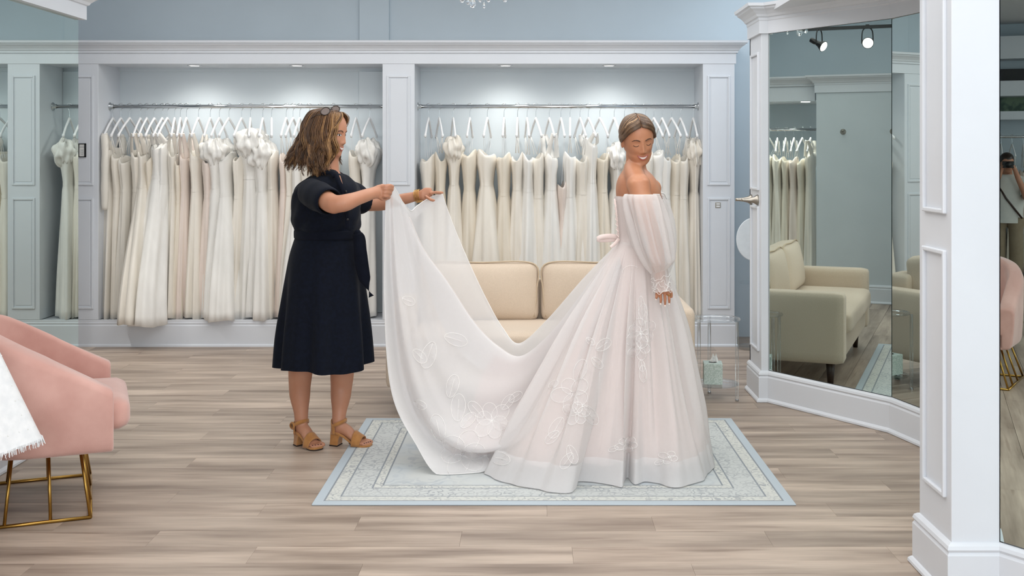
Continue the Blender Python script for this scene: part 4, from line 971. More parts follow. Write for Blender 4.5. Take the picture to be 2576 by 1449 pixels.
# legs
def foot(mb, heel, toe, side):
    heel, toe = Vector(heel), Vector(toe); d = (toe - heel); d.z = 0; L = d.length; d.normalize(); s = Vector((-d.y, d.x, 0))
    def at(u, v, z): return heel + d * u * L + s * v + Vector((0, 0, z))
    limb(mb, [at(.19, 0, .17), at(.18, 0, .12), at(.17, 0, .098)], [.035, .034, .031])
    limb(mb, [at(.03, 0, .088), at(.14, 0, .094), at(.36, 0, .085), at(.58, 0, .050), at(.76, 0, .027), at(.83, 0, .021)], [(.024, .024), (.030, .034), (.032, .030), (.037, .020), (.039, .013), (.036, .009)])
    for k, v in enumerate((-.030, -.015, .0, .015, .031)):
        r = .0088 + (.0042 if (k == 4) == (side > 0) and k in (0, 4) or (k == 0 and side < 0) else 0); e = 1.0 - abs(v + side * -.02) * 1.6
        finger(mb, [at(.78, v, .024), at(.87, v, .025), at(e - .02, v, .021), at(e, v, .0145)], r)
    return at, L
at1, L1 = foot(hb, FL(748, 1118), FL(803, 1133), 1)
at2, L2 = foot(hb, FL(836, 1119), FL(931, 1126), 1)
for (xa, ya, xb, xk, Yl, at_) in ((757, 900, 754, 752, 5.83, at1), (862, 900, 858, 857, 5.88, at2)):
    w1 = .066
    limb(hb, [W(xa + 3, 720, Yl - .02), W(xa + 2, 850, Yl - .02), W(xa - 1, 930, Yl + .01), W(xb, 985, Yl + .015), at_(.18, 0, .16), at_(.17, 0, .105)], [.085, .064, .064, .056, .037, .034], 18, 24)
_hands = [(W(975, 485, 5.49), .055), (W(1092, 490, 5.95), .07)]
def w_weight(p):
    p = Vector(p)
    if (p - hc).length < .125: return .12
    if any((p - c).length < r for c, r in _hands): return .14
    return .14 if p.z < .075 else .8
wbody = fuse(hb, 'body', M_skin1, woman, .0042, w_weight)
M_polish = mat('dark_red_polish', (84, 40, 44), .25)

# face details
def face_details(parent, M, closed, brow_m, mouth_w=.026):
    S = lambda x, z, o=.0006: M @ Vector((x, head_y(x, z) - o, z))
    for s in (-1, 1):
        bp = cr([Vector(p) for p in ((s * .013, .0175, 0), (s * .026, .0235, 0), (s * .039, .0225, 0), (s * .049, .0150, 0))], 18)
        MB().tube([S(p.x, p.y, .0002) for p in bp], [(.0010, .0026)] + [(.0010, .0030)] * 8 + [(.0010, .0024)] * 5 + [(.0009, .0014)] * 4, 8).build('eyebrow', brow_m, parent, True)
        if closed:
            lp = cr([Vector(p) for p in ((s * .0190, -.0035, 0), (s * .0260, -.0082, 0), (s * .0350, -.0090, 0), (s * .0440, -.0045, 0))], 18)
            MB().tube([S(p.x, p.y, .0004) for p in lp], [.0006] + [.0013] * 14 + [.0016, .0011, .0005], 6).build('lashes', M_lash, parent, True)
        else:
            al = [(s * (.0315 + .0125 * math.cos(t)), .0010 + (.0052 if math.sin(t) > 0 else .0042) * math.sin(t)) for t in [2 * PI * k / 24 for k in range(24)]]
            e = MB().add([S(x, z, .0010) for x, z in al] + [S(s * .0315, .001, .0022)], [(k, (k + 1) % 24, 24) for k in range(24)]).build('eye', M_eyew, parent, True)
            ir = [(s * .0330 + .0048 * math.cos(t), .0012 + .0048 * math.sin(t)) for t in [2 * PI * k / 18 for k in range(18)]]
            MB().add([S(x, z, .0020) for x, z in ir] + [S(s * .0330, .0012, .0030)], [(k, (k + 1) % 18, 18) for k in range(18)]).build('iris', M_iris, e, True)
            lp = cr([Vector(p) for p in ((s * .0185, -.0010, 0), (s * .0260, .0060, 0), (s * .0360, .0066, 0), (s * .0460, .0000, 0))], 16)
            MB().tube([S(p.x, p.y, .0014) for p in lp], [.0005] + [.0012] * 13 + [.0010, .0004], 6).build('lashes', M_lash, parent, True)
    def arc(z0, dz, w_, o, n=19): return [S(w_ * u, z0 + dz * u * u, o) for u in [-1 + 2 * i / (n - 1) for i in range(n)]]
    up, lo = (-.0630, .0080), (-.0775, .0215)
    MB().grid([arc(*up, mouth_w, .0006), arc((up[0] + lo[0]) / 2, (up[1] + lo[1]) / 2, mouth_w, .0010), arc(*lo, mouth_w, .0006)]).build('mouth', M_mouth, parent)
    MB().grid([arc(up[0] - .0004, up[1], mouth_w * .92, .0014), arc(-.0685, .0130, mouth_w * .91, .0020), arc(-.0740, .0180, mouth_w * .86, .0014)]).build('teeth', M_teeth, parent, True)
    MB().tube(arc(*up, mouth_w, .0006), [(.0006, .0008)] + [(.0014, .0024)] * 17 + [(.0006, .0008)], 8).build('upper_lip', M_lip1, parent, True)
    MB().tube(arc(*lo, mouth_w, .0006), [(.0006, .0008), (.0014, .0020)] + [(.0018, .0032)] * 15 + [(.0014, .0020), (.0006, .0008)], 8).build('lower_lip', M_lip1, parent, True)
face_details(wbody, MW, False, M_brow, .029)

# hair: wavy shoulder-length locks
def woman_hair():
    h = Hair(); rg = random.Random(21); rows = []
    for i in range(15):
        th = PI * .5 * i / 14 * 1.25; rows.append([])
        for j in range(36):
            a = 2 * PI * j / 36; p = Vector((.080 * math.sin(th) * math.cos(a), .016 + .102 * math.sin(th) * math.sin(a), .026 + .096 * math.cos(th)))
            p = p if (p.y > -.005 or p.z > .088) else Vector((0, .016, .026)) + (p - Vector((0, .016, .026))) * .8; rows[-1].append(MW @ p)
    n0 = len(h.v); h.grid(rows, True, True, False); h.tone += [.22] * (len(h.v) - n0)
    def clump(ctrl, count, spread, r, tone, am, fq, ph, tang, out):
        base = cr(ctrl, 24)
        for q in range(count):
            o1, o2, o3 = (rg.gauss(0, 1) for _ in range(3)); tn = tone + rg.gauss(0, .07); o3 *= .55; dl = rg.uniform(-.012, .018); pts = []
            for k, p in enumerate(base):
                t = k / 23; sp = spread * (.45 + .75 * math.sin(PI * min(1, t * .85 + .12))); wv = am * sstep(.28, .7, t)
                pts.append(MW @ (p + tang * (wv * math.sin(fq * 2 * PI * t + ph + .25 * o3) + sp * o1) + out * (wv * .7 * math.cos(fq * 2 * PI * t + ph + .25 * o3) + sp * .55 * o2 + .004) + Vector((0, 0, dl * t))))
            h.lock(pts, r * rg.uniform(.8, 1.25), tn, 4, .6)
    for i in range(120):
        u = rg.random(); a = math.radians(rg.uniform(60, 278)) if i < 104 else math.radians(rg.uniform(278, 318))
        dirx, diry = math.sin(a), -math.cos(a); front = max(0, -diry); back = max(0, diry)
        # the far side of the face stays clear in front
        if dirx > .75 and diry < .25: continue
        start = Vector((.024 * dirx + rg.uniform(-.010, .010), .012 + .034 * diry - .02 * front, .1215 + rg.uniform(-.003, .002)))
        ly = rg.uniform(.99, 1.20)
        m1 = Vector((.060 * dirx * ly, .018 + .080 * diry * ly, .096)); m2 = Vector((.084 * dirx * ly, .018 + .106 * diry * ly, .030)); m3 = Vector((.092 * dirx * ly, .018 + .112 * diry * ly, -.045))
        Lz = rg.uniform(-.222, -.150); fl = .010 + .060 * back * rg.random() + .022 * rg.random()
        end = Vector(((.090 * ly + fl) * dirx, .018 + (.110 * ly + fl) * diry + .02 * front, Lz)); m4 = m3.lerp(end, .5) + Vector((rg.uniform(-.006, .006), rg.uniform(-.006, .006), 0))
        clump([start, m1, m2, m3, m4, end], 11, .0056, .0028, rg.choice((.10, .18, .25, .32, .40, .50)), rg.uniform(.011, .019), rg.uniform(1.7, 2.5), rg.random() * 6.28, Vector((-diry, dirx, 0)), Vector((dirx, diry, 0)))
    # fringe swept back from the parting over the camera-side temple
    for i in range(22):
        k = i / 21; s = -1
        c = [Vector((s * .004, -.050 + .030 * k, .1185)), Vector((s * (.034 + .010 * k), -.074 + .030 * k, .096)), Vector((s * (.062 + .010 * k), -.066 + .040 * k, .050)), Vector((s * .082, -.040 + .050 * k, .0)), Vector((s * .090, -.016 + .050 * k, -.062)), Vector((s * (.088 + .014 * rg.random()), -.016 + .050 * k, -.150 - .07 * rg.random()))]
        clump(c, 11, .0046, .0020, rg.choice((.15, .3, .45, .62, .7)), .008, 1.8, rg.random() * 6, Vector((0, 1, 0)), Vector((-1, 0, 0)))
    for i in range(7):
        k = i / 6; c = [Vector((.004, -.052 + .03 * k, .1185)), Vector((.034, -.070 + .03 * k, .098)), Vector((.064, -.052 + .03 * k, .055)), Vector((.082, -.012 + .02 * k, .005)), Vector((.088, .01, -.06)), Vector((.080, -.028 - .016 * k, -.125 - .03 * k))]
        clump(c, 9, .0046, .0020, rg.choice((.15, .3, .45)), .010, 1.8, rg.random() * 6, Vector((0, 1, 0)), Vector((1, 0, 0)))
    return h.build('hair', M_hair1, wbody)
whair = woman_hair()
# sunglasses pushed up on the hair
M_lens = mat('brown_lens', (96, 82, 76), .1); M_tort = mat('dark_tortoise', (40, 28, 22), .3)
sg_ = MB(); ln = MB()
for s in (-1, 1):
    c = Vector((s * .027 - .039, -.008 - s * .012, .116 + s * .007)); n_ = Vector((-.66, -.30, .68)).normalized(); u_ = (Vector((1, 0, .5)) - n_ * Vector((1, 0, .5)).dot(n_)).normalized(); v_ = n_.cross(u_)
    ring = [MW @ (c + u_ * (.027 * math.cos(a)) + v_ * (.022 * math.sin(a) * (1.08 - .12 * abs(math.sin(a)))) + n_ * .004) for a in [2 * PI * k / 30 for k in range(31)]]
    sg_.tube(ring, .0026, 8, False); ln.add(ring[:30], [tuple(range(30))])
    sg_.tube(cr([MW @ Vector(p) for p in ((s * .052 - .039, -.002 - s * .012, .112 + s * .02), (s * .080 - .024, .030, .098 + s * .012), (s * .092, .07, .062))], 14), .0020, 6)
sg_.tube([MW @ Vector(p) for p in ((-.047, -.012, .122), (-.041, -.015, .127), (-.034, -.018, .127))], .002, 6)
so = sg_.build('sunglasses', M_tort, woman, True); ln.build('lens', M_lens, so)

# navy dress
M_navy = mat('navy_linen', (11, 17, 31), .85, col2=(8, 13, 24), nscale=60, bump=.15, bscale=420, sheen=.03, spec=.15)
M_navyd = mat('navy_linen_belt', (10, 15, 28), .85, bump=.15, bscale=420, sheen=.03, spec=.15)
def cloth_rings(data, n=96, k=4, fold=None):
    rows = []
    for r_ in data:
        cx0, cy0, z, rx, ry = r_[:5]; rows.append([Vector((cx0 + rx * math.cos(a) * abs(math.cos(a)) ** -.0, cy0 + ry * math.sin(a), z)) for a in [2 * PI * j / n for j in range(n)]])
    cols = [cr([r_[j] for r_ in rows], (len(rows) - 1) * k + 1) for j in range(n)]
    out = [[cols[j][i] for j in range(n)] for i in range((len(rows) - 1) * k + 1)]
    if fold:
        for i, r_ in enumerate(out):
            c = sum((p for p in r_), Vector()) / n
            for j in range(n):
                d = r_[j] - c; d.z = 0; a = 2 * PI * j / n; f, dz = fold(i / (len(out) - 1), a); r_[j] = r_[j] + d.normalized() * f + Vector((0, 0, dz))
    return out
def d_(y, xl, xr, hy, cy=WY): return (sW((xl + xr) / 2), cy, zW(y), (xr - xl) / 2 * WY / F, hy)
def fb(t, a): return (.004 * math.sin(9 * a + 14 * t) + .006 * math.sin(4 * a + 9 * t) * sstep(.3, 1, t) + .003 * math.sin(30 * t + 3 * a) * sstep(.6, .9, t), 0)
bod = cloth_rings([d_(436, 800, 858, .072), d_(441, 786, 872, .105), d_(450, 772, 884, .14), d_(464, 752, 898, .175), d_(480, 740, 905, .19), d_(500, 736, 906, .192), d_(535, 737, 906, .185), d_(560, 737, 904, .175), d_(574, 740, 901, .168), d_(583, 746, 897, .155), d_(590, 748, 895, .15)], fold=fb)
dress = MB().grid(bod, True).build('dress', M_navy, woman, True)
def fs(t, a): return ((.016 * math.sin(8 * a + .6) + .010 * math.sin(13 * a + 2.0)) * sstep(.1, .9, t), .010 * math.sin(3 * a + 1.2) * sstep(.8, 1, t) - .012 * max(0, math.cos(a + PI / 2)) * sstep(.8, 1, t))
skr = cloth_rings([d_(594, 744, 899, .150), d_(603, 741, 901, .158), d_(640, 730, 908, .182), d_(690, 722, 914, .20), d_(760, 714, 921, .21), d_(840, 705, 928, .222), d_(914, 699, 933, .235)], fold=fs)
MB().grid(skr, True).build('skirt', M_navy, dress, True)
bl = cloth_rings([d_(577, 745, 899, .158), d_(579, 741, 903, .163), d_(597, 741, 903, .163), d_(599, 745, 899, .156)], n=64)
MB().grid(bl, True).build('belt', M_navyd, dress, True)
MB().ell(W(899, 590, 5.64), (.022, .022, .028)).build('belt_knot', M_navyd, dress, True)
ribbon([W(898, 588, 5.62), W(905, 620, 5.61), W(910, 665, 5.61), W(920, 710, 5.61), W(934, 746, 5.61)], lambda u: .022 + .012 * math.sin(PI * min(1, u * 1.15)) - (.036 * max(0, u - .72) / .28), M_navyd, dress, 'sash_tail')
ribbon([W(900, 588, 5.63), W(911, 596, 5.62), W(914, 640, 5.63), W(917, 690, 5.64)], lambda u: .012 + .012 * u, M_navyd, dress, 'sash_tail')
def sleeve(pts, rad, name='sleeve'):
    q = cr(pts, 18); mb = MB(); k = 18; rows = []
    tb = MB(); tb.tube(q, [(rad[0] + (rad[1] - rad[0]) * i / 17 + .016 * math.sin(PI * i / 17) ** .7 + .0015 * math.sin(i * 1.3)) for i in range(18)], 28, False); tb.f = tb.f
    o = tb.build(name, M_navy, dress, True); so_ = o.modifiers.new('thick', 'SOLIDIFY'); so_.thickness = .004
    c = MB(); c.tube([q[-2], q[-1]], [rad[1] * 1.03, rad[1] * 1.04], 28, False); oc = c.build('cuff', M_navyd, o, True); so_ = oc.modifiers.new('thick', 'SOLIDIFY'); so_.thickness = .004
    return o
sleeve([W(796, 476, 5.72), W(784, 484, 5.60), W(808, 497, 5.47), W(829, 508, 5.385)], (.052, .063))
sleeve([W(852, 476, 5.80), W(876, 486, 5.92), W(902, 500, 5.99), W(918, 514, 6.03)], (.052, .061))
# collar and placket
col = MB(); cpts = [W(846, 446, 5.61), W(838, 434, 5.63), W(815, 432, 5.66), W(800, 435, 5.74), W(812, 436, 5.83), W(845, 436, 5.86), W(862, 446, 5.84)]
ribbon(cpts, .020, M_navyd, dress, 'collar', Vector((.2, -.6, .75)).normalized(), .003, 30)
op = MB(); 
op.add([W(848, 438, 5.600), W(858, 470, 5.575), W(866, 484, 5.572), W(862, 462, 5.585), W(856, 442, 5.605)], [(0, 1, 2, 3, 4)]); op.build('neckline_skin', M_skin1, wbody)
ribbon([W(845, 436, 5.59), W(852, 456, 5.565), W(864, 484, 5.558), W(872, 530, 5.562), W(874, 575, 5.575)], .012, M_navyd, dress, 'placket', Vector((.35, -.94, 0)).normalized(), .003)
for py in (482, 505, 528, 552): MB().ell(W(870 + (py - 482) * .06, py, 5.552), (.006, .004, .006), nu=12, nv=8).build('button', M_black, dress, True)

# bracelets
M_gold2 = mat('gold', (206, 160, 92), .25, 1.0)
bc, bd_ = W(1052, 493, 5.98), (W(1066, 490, 5.97) - W(1040, 495, 5.985)).normalized()
for k in range(4):
    c = bc + bd_ * (.008 * (k - 1.5)); s_ = bd_.cross(Vector((0, 0, 1))).normalized(); u_ = s_.cross(bd_)
    MB().tube([c + s_ * .031 * math.cos(a) + u_ * .034 * math.sin(a) for a in [2 * PI * j / 32 for j in range(33)]], .0022, 8, False).build('bracelet', M_gold2, woman, True)

# block-heel sandals
M_suede = mat('tan_suede', (178, 124, 68), .9, col2=(166, 112, 58), nscale=40, sheen=.3, bump=.1, bscale=500); M_solebl = mat('dark_sole', (44, 30, 22), .7); M_insole = mat('tan_insole', (196, 146, 100), .7)
def sandal(at, L, buckle, label):
    t = MB()
    prof = [(.0, .062, .026), (.10, .064, .031), (.22, .060, .031), (.36, .046, .029), (.50, .026, .031), (.62, .010, .037), (.75, .0062, .041), (.88, .0062, .040), (.97, .0066, .032), (1.03, .0075, .016)]
    rows = [[at(u, -w_, z), at(u, w_, z), at(u, w_ * 1.0, z + .010), at(u, -w_ * 1.0, z + .010)] for u, z, w_ in prof]
    sole = t.grid(rows, True, True, True).build('sandal', M_suede, woman, bevel=.003)
    MB().grid([[at(u, -w_ * .97, z - .004), at(u, w_ * .97, z - .004), at(u, w_ * .97, z + .001), at(u, -w_ * .97, z + .001)] for u, z, w_ in prof[4:]], True, True, True).build('outsole', M_solebl, sole)
    MB().grid([[at(u, -w_ * .92, z + .0102), at(u, w_ * .92, z + .0102), at(u, w_ * .92, z + .012), at(u, -w_ * .92, z + .012)] for u, z, w_ in prof], True, True, True).build('insole', M_insole, sole)
    hl_ = MB(); hl_.grid([[at(-.03, -.024, .005), at(.20, -.033, .005), at(.20, .033, .005), at(-.03, .024, .005)], [at(-.015, -.022, .035), at(.215, -.031, .035), at(.215, .031, .035), at(-.015, .022, .035)], [at(-.005, -.024, .064), at(.27, -.031, .060), at(.27, .031, .060), at(-.005, .024, .064)]], True, True, True).build('heel', M_suede, sole, bevel=.004)
    MB().grid([[at(-.03, -.024, 0), at(.20, -.033, 0), at(.20, .033, 0), at(-.03, .024, 0)], [at(-.03, -.024, .005), at(.20, -.033, .005), at(.20, .033, .005), at(-.03, .024, .005)]], True, True, True).build('heel_tip', M_solebl, sole)
    # toe band
    rows = []
    for i in range(8):
        u = .58 + .22 * i / 7; zc_ = .072 - .028 * i / 7
        rows.append([at(u + .03 * math.sin(a) , -math.cos(a) * (.0445 - .0006 * i), (.010 if abs(math.cos(a)) > .99 else .012) + (zc_ - .002) * math.sin(a) ** .8) for a in [PI * j / 14 for j in range(15)]])
    o = MB().grid(rows).build('toe_band', M_suede, sole, True); s_ = o.modifiers.new('thick', 'SOLIDIFY'); s_.thickness = .004; s_.offset = 1
    # heel counter
    rows = []
    for i in range(8):
        rows.append([at(.150 - .150 * math.cos(a), math.sin(a) * .037, .064 + (.074 - .030 * abs(a) / (PI / 2)) * i / 7) for a in [-PI / 2 + PI * j / 20 for j in range(21)]])
    o = MB().grid(rows).build('heel_counter', M_suede, sole, True); s_ = o.modifiers.new('thick', 'SOLIDIFY'); s_.thickness = .004; s_.offset = 1
    # ankle strap
    rows = []
    for dz in (-.010, .010):
        rows.append([at(.185 + .170 * math.cos(a), .0395 * math.sin(a), .118 + dz + .016 * math.cos(a)) for a in [2 * PI * j / 36 for j in range(36)]])
    o = MB().grid(rows, True).build('ankle_strap', M_suede, sole, True); s_ = o.modifiers.new('thick', 'SOLIDIFY'); s_.thickness = .004; s_.offset = 1
    if buckle:
        c = at(.10, -.043, .110); n_ = (at(0, -1, 0) - at(0, 0, 0)).normalized(); M = Matrix.Translation(c) @ n_.to_track_quat('Z', 'Y').to_matrix().to_4x4()
        MB().lathe([(.001, 0), (.019, 0), (.021, .004), (.017, .008), (.001, .007)], (0, 0, 0), 24, M).build('buckle', M_suede, sole, True)
        MB().lathe([(.012, .008), (.014, .0105), (.0165, .008)], (0, 0, 0), 24, M).build('buckle_ring', M_suede, sole, True)
    for k, v in enumerate((-.030, -.015, .0, .015, .031)):
        e = 1.0 - abs(v - .02) * 1.6; MB().ell(at(e - .012, v, .0285), (.0048, .0048, .0020), nu=10, nv=6).build('toenail', M_polish, sole, True)
    return sole
sandal(at1, L1, True, ''); sandal(at2, L2, False, '')

# ============================ the bride ============================
BYY = 5.45
bride = thing('person', 'smiling bride with a low bun in an off-shoulder blush gown, looking back over her shoulder', 'person', (.52, BYY, 0))
B_ = lambda px, py, Y=BYY: P(px, py, Y)
sB = lambda px, Y=BYY: (px - CX) * Y / F
zB = lambda py, Y=BYY: H - (py - CY) * Y / F
bb = MB()
HY = 5.40
hcB = B_(1605, 350, HY); MBr = Matrix.Translation(hcB) @ Matrix.Rotation(math.radians(9), 4, 'Z') @ Matrix.Rotation(math.radians(-7), 4, 'Y') @ Matrix.Rotation(math.radians(19), 4, 'X')
head_parts(bb, MBr)
limb(bb, [B_(1600, 372, 5.44), B_(1600, 405, 5.46), B_(1596, 440, 5.47)], [.050, .050, .062])
def rb(y, xl, xr, hy, cy=BYY): return (sB((xl + xr) / 2), cy, zB(y), (xr - xl) / 2 * BYY / F, hy, 0)
rings(bb, [rb(425, 1572, 1625, .06, 5.47), rb(438, 1560, 1640, .11), rb(455, 1552, 1652, .155), rb(480, 1549, 1662, .165), rb(520, 1553, 1664, .15), rb(560, 1557, 1658, .13), rb(600, 1562, 1650, .105), rb(650, 1572, 1640, .085), rb(720, 1575, 1640, .085)])
# trapezius and the near shoulder
limb(bb, [B_(1590, 418, 5.44), B_(1596, 440, 5.36), B_(1605, 462, 5.29)], [.042, .048, .05])
bb.ell(B_(1606, 464, 5.285), (.060, .055, .058)); bb.ell(B_(1640, 474, 5.60), (.05, .05, .05))
limb(bb, [B_(1607, 460, 5.275), B_(1614, 500, 5.25), B_(1630, 560, 5.235), B_(1646, 605, 5.23)], [.055, .050, .044, .038])
limb(bb, [B_(1645, 600, 5.23), B_(1652, 640, 5.22), B_(1659, 690, 5.205), B_(1664, 722, 5.195)], [.038, .038, .029, .024])
limb(bb, [B_(1664, 718, 5.195), B_(1667, 732, 5.19), B_(1668, 738, 5.188)], [(.024, .018), (.033, .015), (.034, .011)])
FG = ((1651.5, 1650.5, 753, -.004), (1661.5, 1662, 765, -.010), (1672, 1673, 770, -.012), (1682.5, 1683.5, 765, -.008))
for x0, x1, y1, oy in FG:
    finger(bb, [B_(x0 - (x0 - 1668) * .15, 733, 5.19), B_(x0, 740, 5.186), B_((x0 + x1) / 2 + .6, (740 + y1) / 2, 5.182 + oy), B_(x1, y1, 5.19 + oy)], .0071)
finger(bb, [B_(1680, 726, 5.21), B_(1688, 738, 5.225), B_(1688, 750, 5.225)], .0092)
for x in (1588, 1624): limb(bb, [B_(x, 700), B_(x, 860), B_(x, 930), B_(x, 1150), (sB(x), BYY, .05)], [.055, .052, .05, .036, .036])
for x in (1580, 1625): limb(bb, [(sB(x) - .03, BYY, .045), (sB(x) + .06, BYY, .04), (sB(x) + .17, BYY, .032)], [.033, .035, .02])
_hd = B_(1669, 752, 5.187)
def b_weight(p):
    p = Vector(p)
    if (p - hcB).length < .122: return .10
    if (p - _hd).length < .07: return .10
    return 1.0
bbody = fuse(bb, 'body', M_skin2, bride, .0034, b_weight, 40)
face_details(bbody, MBr, True, M_brow, .027)
M_blush = mat('cheek_blush', (214, 134, 112), .5)
# nails and ring
for x0, x1, y1, oy in FG:
    MB().ell(B_(x1, y1 - .5, 5.1845 + oy), (.0042, .003, .0060), nu=10, nv=8).build('fingernail', mat('pale_polish', (238, 222, 214), .25) if x1 == 1650.5 else bpy.data.materials['pale_polish'], bbody, True)
rc = B_(1682.5, 742, 5.182)
MB().tube([rc + Vector((.0085 * math.cos(a), .0085 * math.sin(a), .002 * math.sin(a))) for a in [2 * PI * j / 24 for j in range(25)]], .0016, 6, False).build('ring', M_gold2, bride, True)
MB().lathe([(.001, -.004), (.0045, 0), (.001, .003)], (0, 0, 0), 8, Matrix.Translation(rc + Vector((0, -.012, .001)))).build('ring_stone', M_gold2, bride)
# sleek hair with a centre parting and a low bun
def bride_hair():
    h = Hair(); rg = random.Random(4)
    R0 = Vector((.0795, .0985, .0925)); C0 = Vector((0, .018, .028))
    def onh(p, k=1.0):
        d = p - C0; l = math.sqrt((d.x / R0.x) ** 2 + (d.y / R0.y) ** 2 + (d.z / R0.z) ** 2); return C0 + d / l * k
    for s in (-1, 1):
        for i in range(84):
            u = i / 83; yst = -.072 + .150 * u               # along the parting, front to crown
            jt = rg.uniform(-.003, .003)
            if u < .40: zz = .0840 + .031 * (u / .40); st_ = Vector((s * .0022, head_y(.0022, zz) - .0035, zz))
            else: st_ = onh(Vector((s * .0022, -.030 + .110 * (u - .40) / .60 + jt, .118)), 1.01)
            F_ = lambda x, z, o=.005: Vector((s * x, head_y(x, z) - o, z))
            if u < .45:      # front hair sweeps over the temples and behind the ears
                v = u / .45; pts = [st_, F_(.026, .077 + .030 * v), F_(.052, .060 + .034 * v, .006), F_(.068, .036 + .034 * v, .008), onh(Vector((s * .082, -.008 + .045 * v, .004 + .014 * v)), 1.07), onh(Vector((s * .072, .060, -.035)), 1.05), Vector((s * .025, .108, -.055))]
            else:
                v = (u - .45) / .55; pts = [st_, onh(Vector((s * .05, -.036 + .10 * v, .10)), 1.03), onh(Vector((s * .084, -.012 + .064 * v, .045)), 1.05), onh(Vector((s * .075, .07, -.01)), 1.04), Vector((s * .02, .110, -.045))]
            h.lock([MBr @ p for p in cr(pts, 22)], .0088, rg.choice((.08, .16, .22, .30, .38)) + (.30 if rg.random() < .14 else 0), 8, .42)
    rows = []
    for i in range(15):
        th = PI * .62 * i / 14; rows.append([])
        for j in range(36):
            a = 2 * PI * j / 36; p = C0 + Vector((.0785 * math.sin(th) * math.cos(a), .097 * math.sin(th) * math.sin(a), .0905 * math.cos(th)))
            if p.y < -.01: 
                if p.z < .092: p = C0 + (p - C0) * .82
            rows[-1].append(MBr @ p)
    n0 = len(h.v); h.grid(rows, True, True, False); h.tone += [.15] * (len(h.v) - n0)
    for i in range(26):
        a0 = rg.random() * 6.28; c = Vector((0, .128, -.055)); ax = rg.uniform(-.6, .6)
        pts = [c + Vector((.036 * math.cos(a0 + t * .5), .020 * math.sin(ax + t * .3) + .006, .036 * math.sin(a0 + t * .5))) for t in range(9)]
        h.lock([MBr @ p for p in cr(pts, 20)], .010, rg.choice((.1, .2, .3, .45)), 6, .6)
    n0 = len(h.v); h.ell((0, .125, -.055), (.032, .024, .032), MBr); h.tone += [.15] * (len(h.v) - n0)
    return h.build('hair', M_hair2, bbody)
bride_hair()
# pale highlighted strands tucked back over the temples, and the parting itself
MB().tube(cr([MBr @ Vector(p) for p in ((0, head_y(0, .086) - .002, .086), (0, head_y(0, .104) - .002, .104), (0, -.030, .1195), (0, .0, .1225))], 16), [(.0013, .0012)] * 15 + [(.0006, .0006)], 8).build('parting', M_skin2, bbody, True)
# ---------------------------------------------------------------- the bridal gown (skirt, train, bodice, sleeves)
M_tulle = tulle('organza_white', (248, 245, 244), .62, .97, .35)
M_train = tulle('organza_train', (247, 246, 246), .70, .98, .42)
M_sleeve = tulle('organza_sleeve', (247, 244, 243), .60, .96, .42)
M_under = tulle('organza_underlayer', (248, 241, 239), .45, .8, .4)
M_under2 = tulle('organza_blush', (240, 208, 202), .55, .8, .3)
M_lining = mat('blush_lining', (242, 224, 218), .7, col2=(238, 217, 211), nscale=6, sheen=.2)
M_band = tulle('organza_hem_band', (249, 248, 248), .66, .95, .40)
M_embr = mat('embroidery_thread', (248, 246, 244), .7)
M_satin = mat('blush_satin', (240, 222, 216), .45, sheen=.2)
WC = Vector((sB(1606), BYY, 0))
hem_px = [(1222, 1190), (1245, 1206), (1300, 1220), (1360, 1233), (1393, 1238), (1430, 1240), (1446, 1232), (1450, 1218), (1459, 1210), (1486, 1212), (1542, 1221), (1564, 1226), (1571, 1211), (1578, 1203), (1597, 1218), (1624, 1211), (1657, 1216), (1688, 1226), (1725, 1221), (1773, 1207), (1777, 1190), (1797, 1179), (1794, 1160)]
hem = [FL(a, b_, .013) for a, b_ in hem_px]
tail = [Vector((hem[-1].x - .00, 5.75, .013)), Vector((hem[-1].x - .12, 6.02, .013)), Vector((.45, 6.16, .013)), Vector((.1, 6.12, .013)), Vector((-.12, 5.85, .013)), Vector((-.20, 5.55, .013))]
loop = hem + tail + [hem[0]]
NA = 360
hemc = cr(loop, NA + 1)[:-1]
hems = [sum((hemc[(j + d) % NA] * math.exp(-(d / 14) ** 2) for d in range(-34, 35)), Vector()) / sum(math.exp(-(d / 14) ** 2) for d in range(-34, 35)) for j in range(NA)]
# waist ring matched by angle around the waist centre
def waist_pt(p, z, rx, ry, c=WC):
    a = math.atan2((p.y - c.y), (p.x - c.x)); return Vector((c.x + rx * math.cos(a), c.y + ry * math.sin(a), z))
zwaist = zB(606)
def skirt_rows(scale=1.0, nv=40, plain=False, waist=(.100, .125), zlow=0.0, fold=1.0):
    rows = []
    for i in range(nv + 1):
        t = i / nv; row = []
        for j, hp in enumerate(hemc):
            wp = waist_pt(hems[j], zwaist, *waist); hp = hems[j] if plain else hems[j].lerp(hp, sstep(.25, 1.0, t))
            e = t
            p = wp.lerp(hp, e); z = zwaist + (hp.z + zlow - zwaist) * t
            # hips hold the cloth out a little before it falls
            out = Vector((hp.x - WC.x, hp.y - WC.y, 0)); 
            if out.length > 1e-6: out.normalize()
            bulge = .018 * math.sin(PI * min(1, t * 1.35)) * (1 - t)
            a = 2 * PI * j / NA
            f = fold * (.024 * math.sin(17 * a + 1.0 + .6 * t) + .018 * math.sin(29 * a + 2.2 - .5 * t) + .006 * math.sin(53 * a)) * sstep(.02, .45, t) * (1 - .8 * sstep(.72, 1.0, t))
            q = Vector((p.x, p.y, z)) + out * (bulge + f)
            if scale != 1.0: q = Vector((WC.x + (q.x - WC.x) * scale, WC.y + (q.y - WC.y) * scale, q.z))
            q.z = max(q.z, .010); row.append(q)
        rows.append(row)
    return rows
gownt = bride
sk_rows = skirt_rows()
skirt = MB().grid(sk_rows, True).build('skirt', M_tulle, bride, True)
lin_rows = []
